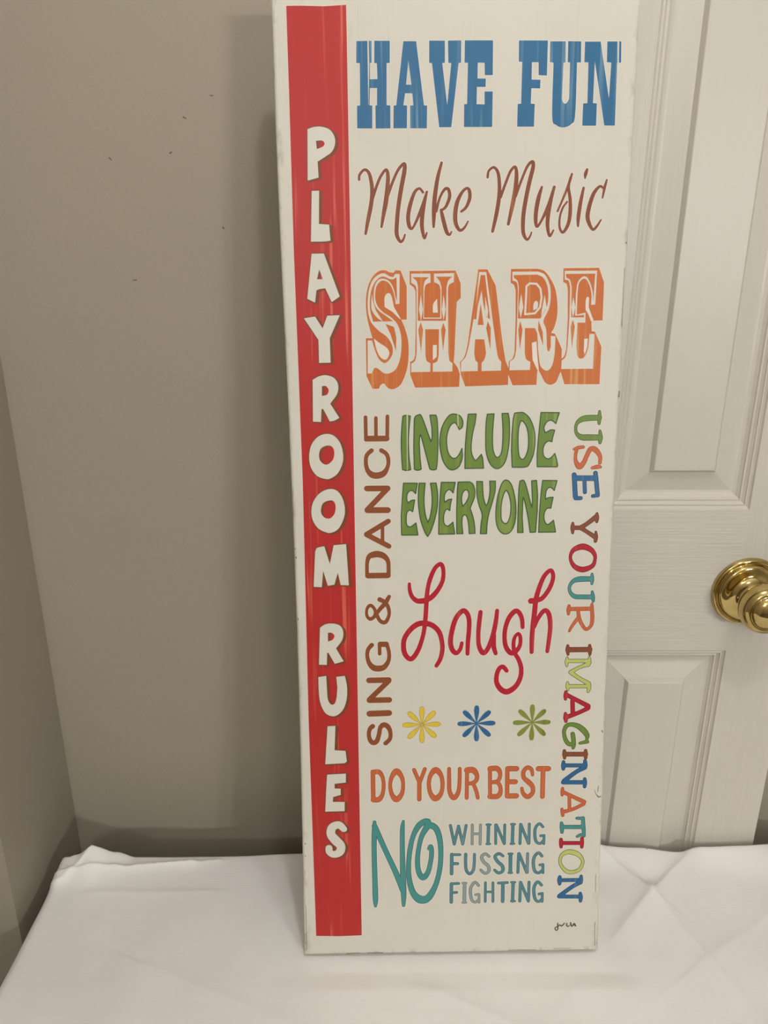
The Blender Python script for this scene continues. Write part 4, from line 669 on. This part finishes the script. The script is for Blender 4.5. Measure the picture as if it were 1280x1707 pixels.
def smooth_open(pts, closed=False, n=6):
    N = len(pts); out = []
    rng = range(N) if closed else range(N - 1)
    g = (lambda i: pts[i % N]) if closed else (lambda i: pts[min(max(i, 0), N - 1)])
    for i in rng:
        p0, p1, p2, p3 = g(i - 1), g(i), g(i + 1), g(i + 2)
        for k in range(n):
            t = k / n
            out.append(tuple(0.5 * (2 * p1[j] + (p2[j] - p0[j]) * t + (2 * p0[j] - 5 * p1[j] + 4 * p2[j] - p3[j]) * t * t + (3 * p1[j] - p0[j] - 3 * p2[j] + p3[j]) * t ** 3) for j in range(3)))
    if not closed:
        out.append(pts[-1])
    return out

def disc(x, y, r, n=14):
    return [(x + r * math.cos(2 * math.pi * k / n), y + r * math.sin(2 * math.pi * k / n)) for k in range(n)]

def stroke_faces(kind, pts, grow=0.0):
    if kind == 'l':
        path, closed = [tuple(p) for p in pts], False
    else:
        closed = kind == 'sc'
        path = smooth_open([tuple(p) for p in pts], closed) if len(pts) > 2 else [tuple(p) for p in pts]
    faces = []
    N = len(path)
    pr = path + [path[0]] if closed else path
    M_ = len(pr)
    L, Rr = [], []
    for i in range(M_):
        if closed:
            a, c = path[(i - 1) % N], path[(i + 1) % N]
        elif kind == 'l':
            a, c = None, None
        else:
            a, c = pr[max(i - 1, 0)], pr[min(i + 1, M_ - 1)]
        if a:
            dx, dy = c[0] - a[0], c[1] - a[1]; ln_ = math.hypot(dx, dy) or 1
            r = pr[i][2] / 2 + grow
            L.append((pr[i][0] - dy / ln_ * r, pr[i][1] + dx / ln_ * r)); Rr.append((pr[i][0] + dy / ln_ * r, pr[i][1] - dx / ln_ * r))
    for i in range(M_ - 1):
        if kind == 'l':
            a, c = pr[i], pr[i + 1]
            dx, dy = c[0] - a[0], c[1] - a[1]; ln_ = math.hypot(dx, dy) or 1
            ra, rc = a[2] / 2 + grow, c[2] / 2 + grow
            faces.append([(a[0] - dy / ln_ * ra, a[1] + dx / ln_ * ra), (a[0] + dy / ln_ * ra, a[1] - dx / ln_ * ra), (c[0] + dy / ln_ * rc, c[1] - dx / ln_ * rc), (c[0] - dy / ln_ * rc, c[1] + dx / ln_ * rc)])
        else:
            faces.append([L[i], Rr[i], Rr[i + 1], L[i + 1]])
    if kind == 'l':
        for i, a in enumerate(pr): faces.append(disc(a[0], a[1], a[2] / 2 + grow, 14 if len(pr) < 6 else 8))
    elif not closed:
        for a in (pr[0], pr[-1]): faces.append(disc(a[0], a[1], a[2] / 2 + grow))
    # inside of tight bends: fill with discs so nothing gapes
    if kind != 'l':
        for a in pr[::3]: faces.append(disc(a[0], a[1], a[2] / 2 + grow, 12))
    return faces

def flat(shapes, depth, grow=0.0, shift=(0, 0)):
    """Union of polygons and strokes minus holes -> triangles lying on the sign face."""
    add, cut = [], []
    for s in shapes:
        if s[0] == 'p':
            q = smooth_closed(s[1]); add.append(q)
            if grow > 0:
                ring = [(x, y, 2 * grow) for x, y in q]
                add += stroke_faces('l', ring + [ring[0]], 0.0)
        elif s[0] == 'h':
            if grow <= 0: cut.append(smooth_closed(s[1]))
            else:
                cut.append(smooth_closed(s[1]))
        else:
            add += stroke_faces(s[0], s[1], grow)
    polys = add + cut
    V, F = [], []
    for q in polys:
        if sum(q[i - 1][0] * q[i][1] - q[i][0] * q[i - 1][1] for i in range(len(q))) < 0:
            q = q[::-1]
        b = len(V)
        V += [Vector((x + shift[0], y + shift[1])) for x, y in q]
        F.append(list(range(b, b + len(q))))
    r = delaunay_2d_cdt(V, [], F, 0, 1e-4)
    na = len(add)
    vs2 = [(v.x * 0.001, -depth * 0.001, v.y * 0.001) for v in r[0]]
    P = np.array([(v.x, v.y) for v in r[0]])
    T = np.array([f[:3] for f in r[2]])
    c_ = P[T].mean(1)
    keep = np.zeros(len(T), bool)
    for k, f in enumerate(F):
        q = np.array([(V[i].x, V[i].y) for i in f])
        lo, hi = q.min(0), q.max(0)
        m = np.nonzero((c_[:, 0] > lo[0]) & (c_[:, 0] < hi[0]) & (c_[:, 1] > lo[1]) & (c_[:, 1] < hi[1]))[0]
        if not len(m): continue
        x, y = c_[m, 0][:, None], c_[m, 1][:, None]
        x2, y2 = q[:, 0], q[:, 1]
        x1, y1 = np.roll(x2, 1), np.roll(y2, 1)
        dy = np.where(y2 == y1, 1e-12, y2 - y1)
        hit = ((y1 > y) != (y2 > y)) & (x < (x2 - x1) * (y - y1) / dy + x1)
        ins = m[hit.sum(1) % 2 == 1]
        keep[ins] = k < na
    fs2 = []
    for f, ok in zip(T.tolist(), keep):
        if ok:
            a, c, d = (r[0][i] for i in f)
            fs2.append(tuple(f) if (c.x - a.x) * (d.y - a.y) - (c.y - a.y) * (d.x - a.x) > 0 else tuple(f[::-1]))
    used = sorted({k for f in fs2 for k in f}); mp = {k: i for i, k in enumerate(used)}
    vs2 = [vs2[k] for k in used]; fs2 = [tuple(mp[k] for k in f) for f in fs2]
    return vs2, fs2

def joined(name, layers, parent):
    """layers: (shapes, depth_mm, grow, shift, material) -> one mesh object with several inks"""
    vs2, fs2, ids, mats = [], [], [], []
    for shapes, dep, grow, shift, mat in layers:
        a, c = flat(shapes, dep, grow, shift)
        if mat not in mats: mats.append(mat)
        b = len(vs2)
        vs2 += a; fs2 += [tuple(k + b for k in f) for f in c]; ids += [mats.index(mat)] * len(c)
    return link(name, mesh(name, vs2, fs2, False, ids), parent, mats)

# canvas body: bowed outline, rounded wrapped edge
OUT = [(-152.8, 914), (-153.1, 813.1), (-152.7, 716.5), (-151.4, 614.2), (-150.4, 505.6), (-150.1, 390.2), (-150.6, 267.2), (-152.2, 136.0), (-153.6, 50), (-154.6, 0.6),
       (155.4, -0.4), (154.2, 50), (153.6, 95.3), (152.4, 196.8), (151.3, 261.7), (150.6, 385.4), (150.4, 501.5), (150.9, 610.6), (151.7, 713.5), (152.2, 810.6), (152.3, 914)]
corner = {0, 9, 10, 20}
oc = smooth_closed([q if i in corner else (*q, 1) for i, q in enumerate(OUT)], 4)
def inset(poly, d):
    N = len(poly); out = []
    for i in range(N):
        a, p, c = poly[i - 1], poly[i], poly[(i + 1) % N]
        n1 = (-(p[1] - a[1]), p[0] - a[0]); n2 = (-(c[1] - p[1]), c[0] - p[0])
        l1, l2 = math.hypot(*n1) or 1, math.hypot(*n2) or 1
        nx_, ny_ = n1[0] / l1 + n2[0] / l2, n1[1] / l1 + n2[1] / l2
        k = nx_ * nx_ + ny_ * ny_
        out.append((p[0] + nx_ * 2 * d / k, p[1] + ny_ * 2 * d / k))
    return out
rings = [(3.4, 0.0), (2.0, 0.25), (0.9, 1.0), (0.2, 2.2), (0.0, 3.6), (0.0, DEPTH * 1000 - 1.0), (0.8, DEPTH * 1000)]
vv, ff = [], []
N = len(oc)
for d, dep in rings:
    vv += [(x * 0.001, dep * 0.001, y * 0.001) for x, y in inset(oc, d)]
for i in range(len(rings) - 1):
    for k in range(N):
        a, c = i * N + k, i * N + (k + 1) % N
        ff.append((a, a + N, c + N, c))
sm = [True] * len(ff)
half = len(oc)
ff.append(tuple(range(N))); ff.append(tuple(range((len(rings) - 1) * N, len(rings) * N))[::-1]); sm += [False, False]
me = mesh('canvas', vv, ff)
me.polygons.foreach_set('use_smooth', sm)
bm = bmesh.new(); bm.from_mesh(me); bmesh.ops.recalc_face_normals(bm, faces=bm.faces[:]); bm.to_mesh(me); bm.free()
canvas = link('canvas', me, sign, ['canvas'])
canvas['label'] = 'cream stretched canvas with scuffed edges'
for q in (
    [(-110, 1.9, 0.9), (-96, 2.6, 0.7)], [(-88, 2.4, 0.8), (-72, 2.2, 1.0)], [(60, 2.3, 0.5), (90, 2.2, 0.5)], [(108, 3.2, 0.5), (126, 3.4, 0.4)],
    [(149.6, 578, 1.6), (150.0, 583, 0.9)], [(149.6, 711, 1.3), (149.7, 711.6, 1.0)], [(148.6, 250, 1.5), (149.2, 248.6, 1.0)],
    [(143.5, 186, 0.5), (145.5, 181, 0.8), (148, 178, 1.6), (150.5, 178.6, 1.0)], [(147.4, 190, 0.8), (147.0, 184, 0.8)],
    [(-148.6, 440, 1.0), (-148.7, 440.6, 1.0)], [(-148.2, 432, 1.3), (-148.0, 431, 1.0)], [(-148.4, 372, 0.8), (-148.3, 370, 0.9)], [(-149, 132, 1.0), (-148.9, 131, 1.0)],
    [(-149.4, 118, 0.9), (-149.3, 117, 0.9)], [(149, 90, 0.6), (149.4, 70, 0.6)], [(150.4, 34, 0.6), (151.2, 6, 0.7)], [(-150.6, 60, 0.5), (-151.4, 8, 0.6)], [(149.2, 640, 0.5), (149.4, 690, 0.4)]):
    link('scuff', mesh('scuff', *flat([('l', q)], 0.06)), canvas, ['scuff'])

OUTLINE_OF = dict(green='dgreen', orange2='dorange', blue2='dblue', brown='dumber', crimson='dmaroon', teal='dteal', lime='dgrey')
Z0, Z1, Z2, Z3 = 0.10, 0.16, 0.22, 0.28
for name, label, style, letters in WORDS:
    st = style.split(':')
    if st[0] == 'stripe':
        part = joined('red_stripe', [([('p', STRIPE)], Z0, 0.45, (0, 0), 'halo'), ([('p', STRIPE)], Z1, 0, (0, 0), 'red')], sign)
        part['label'] = label
        for ch, sh, mt in letters:
            joined('letter', [(sh, 0.20, 1.0, (0.2, -0.1), 'dred'), (sh, 0.20 + 0.03, 0.5, (2.3, -1.0), 'dred'), (sh, 0.28, 0, (0, 0), 'cream')], part)
        continue
    if st[0] == 'share':
        part = joined('share_lettering', [([s for _, d, _ in letters for s in d['base'] if s[0] == 'p'], Z0, 0.5, (0, 0), 'halo')], sign)
        part['label'] = label
        for ch, d, mt in letters:
            joined('letter', [(d['base'], 0.15, 0, (0, 0), 'orange'), (d['face'], 0.20, 0, (0, 0), 'cream'), (d['inset'], 0.25, 0, (0, 0), 'orange'), (d['top'], 0.30, 0, (0, 0), 'cream')], part)
        continue
    if st[0] == 'sig':
        o = joined('signature', [(letters[0][1], Z1, 0.22, (0, 0), 'dbrown')], sign)
        o['label'] = label
        continue
    allsh = [s for _, sh, _ in letters for s in sh if s[0] != 'h'] + [s for _, sh, _ in letters for s in sh if s[0] == 'h']
    if st[0] == 'halo':
        part = joined(name, [(allsh, Z0, 0.55, (0, 0), 'halo')], sign)
        for ch, sh, mt in letters:
            joined('letter', [(sh, Z1, 0, (0, 0), st[1])], part)
    elif st[0] == 'outline':
        # holes are kept in the outline layer by redrawing their rims
        part = joined(name, [(allsh, Z0, 0.75, (0, 0), 'halo')], sign)
        for ch, sh, mt in letters:
            fillm = mt or st[1]
            if any(s[0] == 'p' for s in sh):
                rims = []
                for s in sh:
                    if s[0] in 'ph' and not (s[0] == 'h' and len(s[1]) == 4):
                        q = smooth_closed(s[1]); rims.append(('l', [(x, y, 1.05) for x, y in q + [q[0]]]))
                joined('letter', [(sh, Z1, 0, (0, 0), fillm), (rims + [s for s in sh if s[0] == 'h' and len(s[1]) == 4], Z2, 0, (0, 0), st[2])], part)
            else:
                g = float(st[3]) * 0.055
                joined('letter', [(sh, Z1, 0, (0, 0), st[2]), (sh, Z2, -g, (0, 0), fillm)], part)
    else:   # multi-coloured words
        part = joined(name, [(allsh, Z0, 0.55, (0, 0), 'halo')], sign)
        for ch, sh, mt in letters:
            joined('letter', [(sh, Z1, 0, (0, 0), OUTLINE_OF[mt]), (sh, Z2, -0.62, (0, 0), mt)], part)
    part['label'] = label

for lab, fm, om, c, tips, wd, cr in FLOWERS:
    core = [('l', [(c[0], c[1], cr), (c[0] + 0.01, c[1], cr)])]
    lay = [(core, Z1 + 0.08, 0, (0, 0), om or fm)]
    if om: lay.append((core, Z2 + 0.12, -0.5, (0, 0), fm))
    part = joined('flower', lay, sign)
    part['label'] = lab
    for t_ in tips:
        dx, dy = t_[0] - c[0], t_[1] - c[1]; ln_ = math.hypot(dx, dy)
        e = 1 - wd * 0.42 / ln_
        pts = [(c[0] + dx * f * e, c[1] + dy * f * e, wd * k) for f, k in ((0.12, 0.25), (0.35, 0.55), (0.62, 0.88), (0.85, 1.0), (1.0, 0.84))]
        joined('petal', [([('s', pts)], Z1, 0, (0, 0), om or fm)] + ([([('s', pts)], Z2, -0.42, (0, 0), fm)] if om else []), part)
